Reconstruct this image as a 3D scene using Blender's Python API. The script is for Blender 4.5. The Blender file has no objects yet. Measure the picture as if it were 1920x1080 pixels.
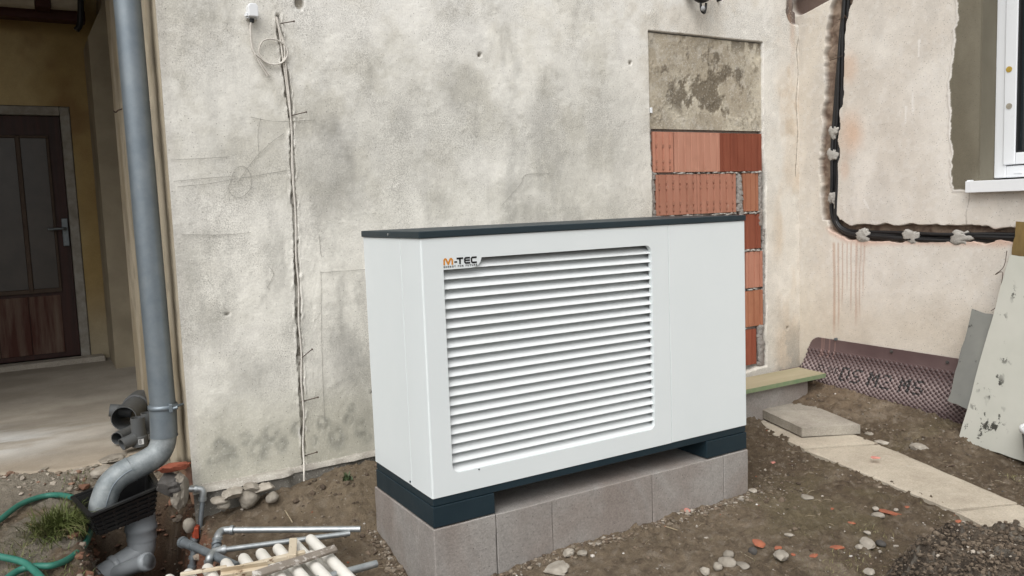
import bpy, bmesh, math, random
import numpy as np
from mathutils import Vector, Matrix

# ------------------------------------------------------------------ camera, sky, sun, exposure
SC = bpy.context.scene
COL = SC.collection
CAM = np.array([-1.18914, -2.61791, 1.14739])
CR = np.array([0.85697352, -0.51398943, -0.03756669])
CU = np.array([0.08200264, 0.06403103, 0.99457307])
CF = np.array([0.50879461, 0.85540335, -0.09702139])
FPX = 1524.871
cam = bpy.data.cameras.new('camera'); cam.sensor_width = 36; cam.lens = FPX / 1920 * 36
cam.clip_start = 0.05; cam.clip_end = 500
camo = bpy.data.objects.new('camera', cam); COL.objects.link(camo)
M = Matrix.Identity(4)
for i in range(3):
    M[i][0] = CR[i]; M[i][1] = CU[i]; M[i][2] = -CF[i]; M[i][3] = CAM[i]
camo.matrix_world = M
SC.camera = camo

SUN_EL, SUN_AZ = math.radians(50), math.radians(228)      # azimuth clockwise from +Y: sun behind the camera, to the left
W = bpy.data.worlds.new('World'); SC.world = W; W.use_nodes = True
wn = W.node_tree.nodes; wl = W.node_tree.links; wn.clear()
wo = wn.new('ShaderNodeOutputWorld'); wb = wn.new('ShaderNodeBackground'); ws = wn.new('ShaderNodeTexSky')
wh = wn.new('ShaderNodeHueSaturation')
ws.sky_type = 'NISHITA'; ws.sun_disc = False; ws.sun_elevation = SUN_EL; ws.sun_rotation = SUN_AZ
ws.air_density = 1.0; ws.dust_density = 3.0; ws.ozone_density = 1.0
wh.inputs['Saturation'].default_value = 0.12               # overcast: a grey sky
wb.inputs['Strength'].default_value = 0.13
wl.new(ws.outputs[0], wh.inputs['Color']); wl.new(wh.outputs[0], wb.inputs['Color']); wl.new(wb.outputs[0], wo.inputs[0])
sl = bpy.data.lights.new('sun', 'SUN'); sl.energy = 1.4; sl.angle = math.radians(55); sl.color = (1, .975, .94)
so = bpy.data.objects.new('sun', sl); COL.objects.link(so)
sd = Vector((math.sin(SUN_AZ) * math.cos(SUN_EL), math.cos(SUN_AZ) * math.cos(SUN_EL), math.sin(SUN_EL)))
so.rotation_euler = sd.to_track_quat('Z', 'Y').to_euler()
SC.view_settings.view_transform = 'Standard'; SC.view_settings.look = 'None'
SC.view_settings.exposure = 0.43; SC.view_settings.gamma = 1; SC.view_settings.use_curve_mapping = False

RNG = np.random.default_rng(7); random.seed(7)

def at(ax, val, u, v):
    """world point on the plane axis=val seen at photograph coordinate (u, v)"""
    d = CF * FPX + CR * (u - 960) - CU * (v - 540)
    return CAM + (val - CAM[ax]) / d[ax] * d

# ------------------------------------------------------------------ noise
def _hash(ix, iy, iz, seed):
    h = (ix.astype(np.uint32) * np.uint32(374761393) + iy.astype(np.uint32) * np.uint32(668265263)
         + iz.astype(np.uint32) * np.uint32(2147483647) + np.uint32(seed * 1274126177 & 0xffffffff))
    h = (h ^ (h >> np.uint32(13))) * np.uint32(1274126177)
    h = (h ^ (h >> np.uint32(15))) * np.uint32(2246822519)
    h ^= h >> np.uint32(16)
    return h.astype(np.float64) / 4294967295.0

def vnoise(p, seed=0):
    f = np.floor(p); t = p - f; t = t * t * (3 - 2 * t)
    i = f.astype(np.int64)
    r = 0
    for dx in (0, 1):
        for dy in (0, 1):
            for dz in (0, 1):
                w = (t[..., 0] if dx else 1 - t[..., 0]) * (t[..., 1] if dy else 1 - t[..., 1]) * (t[..., 2] if dz else 1 - t[..., 2])
                r = r + w * _hash(i[..., 0] + dx, i[..., 1] + dy, i[..., 2] + dz, seed)
    return r

def fbm(p, scale, octv=4, seed=0, gain=.5):
    p = np.asarray(p, float) * scale; a = 1; s = 0; n = 0
    for o in range(octv):
        s = s + a * vnoise(p + 17.3 * o, seed + o); n += a; a *= gain; p = p * 2.03
    return s / n

def P3(a, b, c=None):
    a, b = np.broadcast_arrays(a, b)
    return np.stack([a, b, np.zeros_like(a) if c is None else np.broadcast_to(c, a.shape)], -1)

def sst(a, b, x):
    t = np.clip((x - a) / (b - a), 0, 1); return t * t * (3 - 2 * t)

def lerp(a, b, t):
    return a + (np.asarray(b) - a) * t[..., None]

def polydist(px, py, pts):
    """distance to a polyline"""
    d = np.full(px.shape, 1e9)
    for (x0, y0), (x1, y1) in zip(pts[:-1], pts[1:]):
        dx, dy = x1 - x0, y1 - y0; L = dx * dx + dy * dy + 1e-12
        t = np.clip(((px - x0) * dx + (py - y0) * dy) / L, 0, 1)
        d = np.minimum(d, np.hypot(px - x0 - t * dx, py - y0 - t * dy))
    return d

# ------------------------------------------------------------------ materials
class NT:
    def __init__(s, name):
        s.m = bpy.data.materials.new(name); s.m.use_nodes = True
        s.t = s.m.node_tree; s.t.nodes.clear()
        s.out = s.t.nodes.new('ShaderNodeOutputMaterial'); s.b = s.n('ShaderNodeBsdfPrincipled')
        s.t.links.new(s.b.outputs[0], s.out.inputs[0])
        s.tc = s.n('ShaderNodeTexCoord').outputs['Object']
    def n(s, typ, ins=None, **kw):
        nd = s.t.nodes.new(typ)
        for k, v in kw.items(): setattr(nd, k, v)
        for k, v in (ins or {}).items(): s.set(nd.inputs[k], v)
        return nd
    def set(s, inp, v):
        if isinstance(v, bpy.types.NodeSocket): s.t.links.new(v, inp)
        elif isinstance(v, (tuple, list)) and len(v) == 3 and inp.type == 'RGBA': inp.default_value = (*v, 1)
        else: inp.default_value = v
    def noise(s, scale, detail=4, rough=.55, vec=None, dist=0):
        return s.n('ShaderNodeTexNoise', {'Vector': vec or s.tc, 'Scale': scale, 'Detail': detail, 'Roughness': rough, 'Distortion': dist}).outputs[0]
    def stretch(s, sx, sy, sz):
        return s.n('ShaderNodeMapping', {'Vector': s.tc, 'Scale': (sx, sy, sz)}).outputs[0]
    def ramp(s, f, *st):
        r = s.n('ShaderNodeValToRGB', {'Fac': f}); e = r.color_ramp.elements
        while len(e) < len(st): e.new(.5)
        for el, (p, c) in zip(e, st):
            el.position = p; el.color = (c, c, c, 1) if isinstance(c, (int, float)) else (*c, 1)
        return r.outputs[0]
    def mix(s, f, a, b, mode='MIX'):
        m = s.n('ShaderNodeMix', data_type='RGBA', blend_type=mode)
        s.set(m.inputs[0], f); s.set(m.inputs[6], a); s.set(m.inputs[7], b); return m.outputs[2]
    def math(s, op, a, b=0.0):
        m = s.n('ShaderNodeMath', operation=op); s.set(m.inputs[0], a); s.set(m.inputs[1], b); return m.outputs[0]
    def bump(s, h, strength=.3, dist=.01, prev=None):
        b = s.n('ShaderNodeBump', {'Height': h, 'Strength': strength, 'Distance': dist})
        if prev: s.t.links.new(prev, b.inputs['Normal'])
        return b.outputs[0]
    def done(s, col, rough=.7, metal=0, nrm=None, spec=.5):
        s.set(s.b.inputs['Base Color'], col); s.set(s.b.inputs['Roughness'], rough); s.set(s.b.inputs['Metallic'], metal)
        s.b.inputs['Specular IOR Level'].default_value = spec
        if nrm: s.t.links.new(nrm, s.b.inputs['Normal'])
        return s.m

def simple(name, col, col2=None, rough=.6, metal=0, scale=12, bscale=90, bump=.15, bdist=.004, spec=.4, rnd=0.0, st=(1, 1, 1), lo=.35, hi=.65):
    t = NT(name); v = t.stretch(*st) if st != (1, 1, 1) else t.tc
    c2 = col2 or tuple(c * .78 for c in col)
    c = t.mix(t.ramp(t.noise(scale, 6, .6, v), (lo, 0.0), (hi, 1.0)), c2, col)
    if rnd:
        oi = t.n('ShaderNodeObjectInfo').outputs['Random']
        g = t.math('ADD', t.math('MULTIPLY', oi, 2 * rnd), 1 - rnd)
        cm = t.n('ShaderNodeCombineColor', {0: g, 1: g, 2: g}).outputs[0]
        c = t.mix(1.0, c, cm, 'MULTIPLY')
    nr = t.bump(t.noise(bscale, 5, .65, v), bump, bdist) if bump else None
    r = t.math('ADD', t.math('MULTIPLY', t.noise(scale * 2.3, 3), .2), rough - .1)
    return t.done(c, r, metal, nr, spec)

def tinted(name, f1=140, f2=18, a1=.16, a2=.12, bump=.35, bdist=.006, rough=.9, speck=0.0, grit=0.0):
    """colour from the 'tint' attribute of the mesh, broken up by fine grain"""
    t = NT(name)
    a = t.n('ShaderNodeAttribute', attribute_name='tint').outputs['Color']
    n1 = t.noise(f1, 6, .75); n2 = t.noise(f2, 10, .72)
    g = t.math('ADD', t.math('ADD', t.math('MULTIPLY', t.math('SUBTRACT', n1, .5), 4 * a1), t.math('MULTIPLY', t.math('SUBTRACT', n2, .5), 4 * a2)), 1.0)
    c = t.mix(1.0, a, t.n('ShaderNodeCombineColor', {0: g, 1: g, 2: g}).outputs[0], 'MULTIPLY')
    if grit:
        gm = t.math('MULTIPLY', t.ramp(t.noise(170, 3, .6), (.44, 0.0), (.58, 1.0)), t.ramp(t.noise(1.7, 9, .72), (.44, 0.0), (.60, grit)))
        c = t.mix(gm, c, (.20, .19, .17))
        lm = t.math('MULTIPLY', t.ramp(t.noise(95, 4, .65), (.56, 0.0), (.66, 1.0)), .35 if grit > .3 else 0.0)
        c = t.mix(lm, c, (.78, .76, .71))
    if speck:
        v = t.n('ShaderNodeTexVoronoi', {'Vector': t.tc, 'Scale': 70.0})
        k = t.ramp(v.outputs['Distance'], (.1, 1.0), (.16, 0.0))
        k = t.math('MULTIPLY', k, t.ramp(t.n('ShaderNodeSeparateColor', {0: v.outputs['Color']}).outputs[0], (.7, 0.0), (.78, speck)))
        c = t.mix(k, c, (.06, .05, .045))
    h = t.math('ADD', n1, t.math('MULTIPLY', n2, .8 if not grit else .15))
    return t.done(c, rough, 0, t.bump(h, bump, bdist), .25)

MAT = {}
MAT['plaster'] = tinted('plaster', 110, 9, .15, .13, .5, .004, .92, .7, .48)
MAT['porchplaster'] = tinted('porch_plaster', 110, 9, .1, .12, .4, .004, .92, .3)
MAT['sideplaster'] = tinted('side_plaster', 110, 9, .08, .09, .4, .004, .92, .7, .12)
MAT['soil'] = tinted('soil', 150, 22, .34, .27, 1.0, .014, .95)
MAT['stuff'] = tinted('loose_stones', 160, 40, .16, .1, .4, .004, .9)
MAT['panel_white'] = simple('panel_white', (.72, .765, .775), (.70, .748, .758), .38, 0, 3, 300, .02, .001, .4)
MAT['slat_white'] = simple('slat_white', (.77, .80, .805), (.755, .785, .79), .42, 0, 3, 300, .02, .001, .4)
MAT['petrol'] = simple('petrol_paint', (.013, .028, .038), (.011, .024, .033), .42, 0, 5, 400, .05, .001, .4)
MAT['lid'] = simple('lid_paint', (.016, .030, .039), (.013, .026, .034), .5, 0, 5, 400, .05, .001, .4)
MAT['black'] = simple('dark_interior', (.012, .012, .013), None, .7)
MAT['steel'] = simple('bright_steel', (.55, .56, .57), None, .3, .9)
MAT['orange'] = simple('orange_print', (.62, .25, .03), (.60, .24, .03), .5, bump=0)
MAT['ink'] = simple('black_print', (.008, .008, .009), None, .5, bump=0)

def concrete(name, a, b, pores=.5, rnd=.08, warm=None):
    t = NT(name)
    n = t.noise(3.2, 6, .62); n2 = t.noise(22, 5, .7); n3 = t.noise(130, 5, .75)
    c = t.mix(t.ramp(n, (.33, 0.0), (.66, 1.0)), b, a)
    if warm: c = t.mix(t.math('MULTIPLY', t.ramp(t.noise(1.9, 4, .6, dist=.6), (.45, 0.0), (.62, 1.0)), .7), c, warm)
    g = t.math('ADD', t.math('ADD', t.math('MULTIPLY', t.math('SUBTRACT', n2, .5), .45), t.math('MULTIPLY', t.math('SUBTRACT', n3, .5), 1.1)), 1.0)
    if rnd:
        oi = t.n('ShaderNodeObjectInfo').outputs['Random']
        g = t.math('MULTIPLY', g, t.math('ADD', t.math('MULTIPLY', oi, 2 * rnd), 1 - rnd))
    c = t.mix(1.0, c, t.n('ShaderNodeCombineColor', {0: g, 1: g, 2: g}).outputs[0], 'MULTIPLY')
    v = t.n('ShaderNodeTexVoronoi', {'Vector': t.tc, 'Scale': 95.0})
    k = t.math('MULTIPLY', t.ramp(v.outputs['Distance'], (.12, 1.0), (.2, 0.0)), t.ramp(t.n('ShaderNodeSeparateColor', {0: v.outputs['Color']}).outputs[0], (.78, 0.0), (.84, pores)))
    c = t.mix(k, c, tuple(x * .3 for x in b))
    sv = t.stretch(1, 1, .16)
    streak = t.ramp(t.noise(24, 4, .6, sv), (.66, 0.0), (.76, .35))
    c = t.mix(streak, c, tuple(min(x * 1.5, .6) for x in a))
    h = t.math('SUBTRACT', t.math('ADD', n3, t.math('MULTIPLY', n2, .7)), k)
    return t.done(c, .9, 0, t.bump(h, .7, .004), .25)
MAT['block'] = concrete('block_concrete', (.335, .318, .298), (.265, .246, .23), .8, .05, (.24, .202, .178))
MAT['slab'] = concrete('slab_concrete', (.37, .34, .29), (.25, .225, .19), .5, .05)
MAT['dabs'] = concrete('mortar_dab', (.44, .42, .385), (.33, .315, .29), .3, .08)

def brickmat(name, a, b):
    t = NT(name)
    oi = t.n('ShaderNodeObjectInfo').outputs['Random']
    v = t.stretch(1, 1, .12)
    c = t.mix(t.ramp(t.noise(26, 5, .6, v), (.3, 0.0), (.7, 1.0)), b, a)
    c = t.mix(t.ramp(t.noise(5, 5, .65), (.55, 0.0), (.75, .45)), c, tuple(x * .7 for x in b))
    c = t.mix(t.ramp(t.noise(14, 6, .75), (.66, 0.0), (.72, .6)), c, (.45, .38, .31))
    g = t.math('ADD', t.math('MULTIPLY', oi, .3), .85)
    c = t.mix(1.0, c, t.n('ShaderNodeCombineColor', {0: g, 1: g, 2: g}).outputs[0], 'MULTIPLY')
    return t.done(c, .88, 0, t.bump(t.noise(150, 4, .7, v), .3, .003), .25)
MAT['brick_pale'] = brickmat('brick_pale', (.45, .215, .15), (.37, .165, .11))
MAT['brick_dusty'] = brickmat('brick_dusty', (.45, .23, .165), (.38, .18, .125))
MAT['brick_dark'] = brickmat('brick_dark', (.30, .095, .055), (.22, .062, .036))
MAT['brick_orange'] = brickmat('brick_orange', (.40, .18, .105), (.32, .13, .075))
MAT['brick_dot'] = simple('brick_dot', (.39, .18, .12), None, .9)

t = NT('zinc')
c = t.mix(t.ramp(t.noise(9, 6, .65), (.35, 0.0), (.65, 1.0)), (.17, .205, .235), (.225, .26, .285))
c = t.mix(t.ramp(t.noise(30, 6, .7), (.6, 0.0), (.72, .4)), c, (.27, .29, .295))
c = t.mix(t.ramp(t.noise(11, 5, .6, t.stretch(1, 1, .15)), (.58, 0.0), (.75, .3)), c, (.29, .31, .315))
MAT['zinc'] = t.done(c, t.math('ADD', t.math('MULTIPLY', t.noise(14, 4), .25), .30), .5, t.bump(t.noise(60, 4), .06, .002), .5)
t = NT('zinc_light')
c = t.mix(t.ramp(t.noise(16, 6, .7), (.35, 0.0), (.65, 1.0)), (.16, .185, .195), (.30, .325, .33))
MAT['zinc_light'] = t.done(c, .55, .25, t.bump(t.noise(60, 4), .08, .002), .5)
MAT['pvc'] = simple('grey_pvc', (.27, .29, .305), (.235, .255, .27), .42, 0, 6, 200, .04, .001)
MAT['pvc_dark'] = simple('dark_grey_pvc', (.10, .105, .108), (.085, .09, .092), .5, 0, 6, 200, .05, .001)
MAT['blackplastic'] = simple('black_plastic', (.012, .012, .013), (.02, .02, .019), .38, 0, 9, 120, .1, .002)
MAT['hose'] = simple('green_hose', (.024, .135, .098), (.04, .17, .13), .5, 0, 20, 120, .15, .002)
MAT['galv'] = simple('galvanised_steel', (.42, .44, .445), (.30, .325, .335), .42, .75, 30, 160, .06, .001)
MAT['galv_dull'] = simple('dull_steel', (.22, .245, .26), (.16, .18, .195), .5, .6, 25, 160, .08, .001)
MAT['redvalve'] = simple('red_valve', (.36, .06, .022), (.22, .04, .02), .55, 0, 40)
def chipped(name, a, b, rust, lo, hi, scale=14, rough=.55):
    t = NT(name)
    c = t.mix(t.ramp(t.noise(6, 5), (.35, 0.0), (.65, 1.0)), b, a)
    c = t.mix(t.ramp(t.noise(scale, 7, .72), (lo, 0.0), (hi, 1.0)), c, rust)
    return t.done(c, rough, 0, t.bump(t.noise(scale, 7, .72), .2, .003), .4)
MAT['radiator'] = chipped('radiator_enamel', (.72, .70, .65), (.62, .59, .53), (.30, .22, .14), .68, .74)
MAT['cream'] = chipped('cream_paint', (.55, .48, .37), (.47, .38, .26), (.13, .07, .035), .57, .63, 18)
MAT['dirtybatten'] = chipped('dirty_batten', (.24, .21, .175), (.16, .135, .11), (.50, .47, .43), .57, .64, 16, .9)
MAT['wood_board'] = simple('green_board_top', (.40, .35, .24), (.32, .29, .185), .8, 0, 9, 90, .3, .003, st=(.15, 1, 1))
MAT['wood_edge'] = simple('green_board_edge', (.17, .24, .13), (.23, .27, .16), .8, 0, 20)
MAT['brownwood'] = simple('brown_board', (.20, .135, .045), (.12, .08, .03), .75, 0, 14, 60, .2, .003, st=(1, 1, .5))
t = NT('pale_green_panel')
c = t.mix(t.ramp(t.noise(3.5, 5), (.35, 0.0), (.65, 1.0)), (.50, .51, .455), (.56, .565, .51))
spots = t.math('MULTIPLY', t.ramp(t.noise(17, 6, .7), (.57, 0.0), (.60, 1.0)), t.ramp(t.noise(4.2, 3), (.5, 0.0), (.6, 1.0)))
c = t.mix(spots, c, (.06, .06, .052))
MAT['greenpanel'] = t.done(c, .6, 0, t.bump(t.math('SUBTRACT', t.noise(40, 5), spots), .15, .002), .4)
t = NT('grey_sheet')
c = t.mix(t.ramp(t.noise(3, 5), (.35, 0.0), (.65, 1.0)), (.17, .175, .165), (.235, .24, .22))
c = t.mix(t.ramp(t.noise(15, 6, .7), (.62, 0.0), (.66, .9)), c, (.06, .06, .055))
MAT['greysheet'] = t.done(c, .75, 0, t.bump(t.noise(60, 5), .2, .003), .3)
MAT['upvc'] = simple('white_window_plastic', (.76, .78, .80), (.74, .76, .78), .3, 0, 4, 200, .02, .001)
MAT['gasket'] = simple('black_gasket', (.012, .013, .014), None, .6)
t = NT('window_glass'); MAT['glass'] = t.done((.018, .024, .027), .04, 0, None, .6)
MAT['sticker_yellow'] = simple('yellow_dot', (.50, .34, .06), None, .5, scale=60, bump=0)
MAT['sticker_grey'] = simple('grey_dot', (.36, .33, .27), None, .5, scale=60, bump=0)
MAT['doorwood'] = simple('dark_red_door', (.042, .012, .008), (.020, .007, .005), .55, 0, 8, 50, .2, .003, st=(3, 1, .2))
t = NT('door_panel_wood')
c = t.mix(t.ramp(t.noise(14, 5, .6, t.stretch(1, 1, .1)), (.42, 0.0), (.66, 1.0)), (.060, .018, .011), (.14, .10, .075))
MAT['doorpanel'] = t.done(c, .65, 0, t.bump(t.noise(60, 4, .6, t.stretch(1, 1, .1)), .3, .003), .3)
MAT['doorglass'] = simple('dusty_door_glass', (.060, .050, .042), (.042, .036, .031), .35, 0, 5, 150, .15, .003, .5)
MAT['framepaint'] = simple('worn_frame_paint', (.30, .285, .25), (.20, .18, .15), .7, 0, 14)
MAT['redbeam'] = simple('red_brown_beam', (.050, .014, .010), None, .7)
MAT['paleroll'] = simple('pale_roll', (.42, .38, .31), (.33, .29, .23), .7, 0, 9)
MAT['cable_white'] = simple('white_cable', (.64, .61, .56), (.55, .52, .47), .5, 0, 40)
MAT['cable_black'] = simple('black_cable', (.012, .012, .013), (.018, .018, .019), .42, 0, 20)
MAT['rustnail'] = simple('rusty_nail', (.07, .055, .048), (.10, .06, .04), .7, .3, 60)
MAT['stone'] = simple('field_stone', (.32, .29, .245), (.21, .185, .15), .85, 0, 14, 110, .35, .004, rnd=.12)
MAT['palestone'] = simple('pale_stone', (.40, .365, .31), (.27, .24, .20), .85, 0, 18, 110, .4, .004, rnd=.1)
MAT['darkstone'] = simple('dark_stone', (.085, .08, .075), (.055, .05, .045), .85, 0, 18, 110, .4, .004, rnd=.1)
MAT['shard'] = simple('brick_shard', (.34, .115, .06), (.25, .09, .055), .85, 0, 22, 110, .3, .004, rnd=.15)
MAT['pinkshard'] = simple('pink_shard', (.60, .26, .21), (.5, .2, .17), .8, 0, 22)
MAT['grass'] = simple('grass_blade', (.085, .115, .028), (.13, .14, .05), .6, 0, 18, 60, 0, st=(1, 1, .4))
MAT['weed'] = simple('weed_leaf', (.055, .085, .03), (.04, .06, .025), .6, 0, 18, 60, 0)
MAT['straw'] = simple('dry_straw', (.40, .34, .24), (.28, .22, .14), .8, 0, 30, bump=0)
MAT['membrane'] = tinted('membrane_plastic', 200, 9, .03, .08, .05, .001, .42)
MAT['pencil'] = simple('pencil_line', (.34, .33, .30), None, .9, bump=0)
MAT['label'] = simple('paper_label', (.62, .63, .63), None, .6, bump=0)
MAT['greyball'] = simple('grey_ball', (.35, .36, .37), None, .4)
MAT['bucket'] = simple('bucket_plastic', (.10, .105, .10), None, .45)

# ------------------------------------------------------------------ object helpers
ORG = {}
def tag(o, label=None, cat=None, group=None, kind=None):
    for k, v in (('label', label), ('category', cat), ('group', group), ('kind', kind)):
        if v: o[k] = v
    return o
def thing(name, label, cat, loc=(0, 0, 0), group=None):
    o = bpy.data.objects.new(name, None); COL.objects.link(o); o.location = loc; o.empty_display_size = .05
    ORG[o] = np.array(loc, float)
    return tag(o, label, cat, group)

class MB:
    def __init__(s): s.v = []; s.f = []; s.sm = []; s.mi = []; s.n = 0
    def add(s, v, f, smooth=False, mi=0):
        v = np.asarray(v, float).reshape(-1, 3); s.v.append(v)
        for q in f: s.f.append(tuple(int(i) + s.n for i in q)); s.sm.append(smooth); s.mi.append(mi)
        s.n += len(v); return s
    def addbm(s, bm, smooth=False, mi=0):
        bm.verts.index_update()
        s.add([tuple(v.co) for v in bm.verts], [[v.index for v in f.verts] for f in bm.faces], smooth, mi); bm.free(); return s
    def box(s, lo, hi, bev=0.0, seg=1, rot=None, mi=0, smooth=False):
        lo = np.array(lo, float); hi = np.array(hi, float); c = (lo + hi) / 2; d = hi - lo
        bm = bmesh.new(); bmesh.ops.create_cube(bm, size=1)
        for v in bm.verts: v.co = Vector(v.co[i] * d[i] for i in range(3))
        if bev: bmesh.ops.bevel(bm, geom=bm.edges[:], offset=bev, segments=seg, profile=.5, affect='EDGES')
        for v in bm.verts:
            if rot is not None: v.co = rot @ v.co
            v.co += Vector(c)
        return s.addbm(bm, smooth, mi)
    def prism(s, pts, vec, mi=0):
        """closed flat outline pts (3D, convex or not) pushed along vec"""
        p = np.asarray(pts, float); n = len(p); q = p + np.asarray(vec, float)
        return s.add(np.vstack([p, q]), [list(range(n))[::-1], list(range(n, 2 * n))] + [[i, (i + 1) % n, n + (i + 1) % n, n + i] for i in range(n)], False, mi)
    def tube(s, pts, r, seg=12, cap=True, smooth=True, mi=0, inner=None):
        p = np.asarray(pts, float); n = len(p); r = np.broadcast_to(np.asarray(r, float), (n,))
        t = np.gradient(p, axis=0); t /= np.linalg.norm(t, axis=1)[:, None] + 1e-12
        a = np.array([0, 0, 1.]) if abs(t[0][2]) < .9 else np.array([1., 0, 0])
        u = np.cross(t[0], a); u /= np.linalg.norm(u); V = []
        ang = np.arange(seg) * 2 * np.pi / seg
        for i in range(n):
            u = u - t[i] * (u @ t[i]); u /= np.linalg.norm(u) + 1e-12; w = np.cross(t[i], u)
            V.append(p[i] + r[i] * (np.cos(ang)[:, None] * u + np.sin(ang)[:, None] * w))
        f = [[i * seg + j, i * seg + (j + 1) % seg, (i + 1) * seg + (j + 1) % seg, (i + 1) * seg + j] for i in range(n - 1) for j in range(seg)]
        s.add(np.vstack(V), f, smooth, mi)
        if cap:
            s.add(V[0], [list(range(seg))[::-1]], False, mi); s.add(V[-1], [list(range(seg))], False, mi)
        return s
    def build(s, name, mat, parent=None, kind=None, label=None):
        me = bpy.data.meshes.new(name)
        v = np.vstack(s.v)
        o = bpy.data.objects.new(name, me); COL.objects.link(o)
        if parent is not None:
            v = v - ORG[parent]; o.parent = parent; ORG[o] = ORG[parent]
        else: ORG[o] = np.zeros(3)
        me.from_pydata(v.tolist(), [], s.f)
        me.polygons.foreach_set('use_smooth', s.sm)
        for m in (mat if isinstance(mat, (list, tuple)) else [mat]): me.materials.append(MAT[m] if isinstance(m, str) else m)
        if max(s.mi) > 0: me.polygons.foreach_set('material_index', s.mi)
        me.update()
        if kind: o['kind'] = kind
        if label: o['label'] = label
        return o

def gridmesh(name, pos, tint, mat, parent=None, smooth=True, flip=False):
    ny, nx = pos.shape[:2]
    me = bpy.data.meshes.new(name); o = bpy.data.objects.new(name, me); COL.objects.link(o)
    p = pos.reshape(-1, 3)
    if parent is not None: p = p - ORG[parent]; o.parent = parent; ORG[o] = ORG[parent]
    else: ORG[o] = np.zeros(3)
    i = np.arange(ny * nx).reshape(ny, nx)
    q = np.stack([i[:-1, :-1], i[:-1, 1:], i[1:, 1:], i[1:, :-1]], -1).reshape(-1, 4)
    if flip: q = q[:, ::-1]
    rawmesh(me, p, q, smooth, tint)
    me.materials.append(MAT[mat]); return o

def rawmesh(me, p, q, smooth, tint=None):
    k = q.shape[1]
    me.vertices.add(len(p)); me.vertices.foreach_set('co', p.astype(np.float32).ravel())
    me.loops.add(q.size); me.loops.foreach_set('vertex_index', q.astype(np.int32).ravel())
    me.polygons.add(len(q)); me.polygons.foreach_set('loop_start', (np.arange(len(q)) * k).astype(np.int32))
    me.polygons.foreach_set('use_smooth', np.full(len(q), smooth))
    me.update(calc_edges=True)
    if tint is not None:
        a = me.attributes.new('tint', 'FLOAT_COLOR', 'POINT')
        a.data.foreach_set('color', np.concatenate([tint.reshape(-1, 3), np.ones((len(p), 1))], 1).astype(np.float32).ravel())

def spline(pts, n=8):
    p = np.asarray(pts, float); p = np.vstack([2 * p[0] - p[1], p, 2 * p[-1] - p[-2]]); o = []
    for i in range(1, len(p) - 2):
        for t in np.arange(n) / n:
            o.append(.5 * (2 * p[i] + (p[i + 1] - p[i - 1]) * t + (2 * p[i - 1] - 5 * p[i] + 4 * p[i + 1] - p[i + 2]) * t * t + (3 * p[i] - p[i - 1] - 3 * p[i + 1] + p[i + 2]) * t ** 3))
    o.append(p[-2]); return np.array(o)

def merge_lines(a, b, step, fine):
    """grid lines from a to b with step, finer inside the given (lo, hi, step) bands"""
    x = a; out = [a]
    while x < b - 1e-6:
        s = step
        for lo, hi, st in fine:
            if lo <= x < hi: s = min(s, st)
        x = min(x + s, b); out.append(x)
    return np.array(out)

# ------------------------------------------------------------------ ground
def bell(x, y, x0, y0, sx, sy, h): return h * np.exp(-((x - x0) / sx) ** 2 - ((y - y0) / sy) ** 2)
def ditch_mask(x, y):
    a = sst(-1.12, -.95, x) * (1 - sst(-.74, -.64, x)) * sst(.25, .65, y) * (1 - sst(1.42, 1.6, y))
    return np.clip(a, 0, 1)
def ground_z(x, y):
    x = np.asarray(x, float); y = np.asarray(y, float)
    z = np.full(np.broadcast(x, y).shape, -.215)
    z = z + bell(x, y, .10, .98, .33, .36, .06) - bell(x, y, -.06, .10, .32, .3, .085)
    z = z + (.115 - .035 * sst(-.3, -.62, x)) * np.exp(-((1.0 - y) / .30) ** 2) * sst(-.72, -.60, x) * (1 - sst(.5, 1.2, x) * .6)
    z = z + bell(x, y, 3.25, .48, .42, .68, .155) + bell(x, y, 2.7, 1.1, .6, .5, .05) + .02 * sst(1.4, 2.2, x)
    z = z - .03 * sst(-.2, -.9, y) * (1 - sst(1.6, 2.3, x))
    left = 1 - sst(-1.12, -.86, x); back = sst(1.42, 1.75, y) * (1 - sst(-.64, -.5, x))
    z = z + (-.10 - z) * left
    z = z + (-.035 - z) * back
    z = z - .06 * left * (1 - sst(.4, 1.0, y))
    z = z - .36 * ditch_mask(x, y) * (.65 + .35 * sst(.5, 1.0, y))
    return z
PATH = [((2.46, .86), (2.85, .90), (2.64, .05), (2.26, .22)), ((2.255, .215), (2.635, .04), (2.335, -.82), (2.055, -.71)), ((2.05, -.72), (2.33, -.83), (2.02, -1.75), (1.73, -1.65))]
def path_mask(x, y):
    x, y = np.broadcast_arrays(np.asarray(x, float), np.asarray(y, float)); m = np.zeros(x.shape)
    for (x0, y0), (x1, y1), (x2, y2), (x3, y3) in PATH:
        xl = x3 + (x0 - x3) * (y - y3) / (y0 - y3); xr = x2 + (x1 - x2) * (y - y2) / (y1 - y2)
        m = np.maximum(m, sst(.03, .06, x - xl) * sst(.03, .06, xr - x) * (y > min(y2, y3)) * (y < max(y0, y1)))
    return m
def ground_full(x, y):
    z = ground_z(x, y); p = P3(x, y)
    return z + .026 * (fbm(p, 5, 4, 3) - .5) + .020 * (fbm(p, 24, 3, 11) - .5) * (1 + 1.8 * ditch_mask(x, y)) - .03 * path_mask(x, y)
def gz(x, y): return float(ground_full(np.array([x]), np.array([y]))[0])

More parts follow.
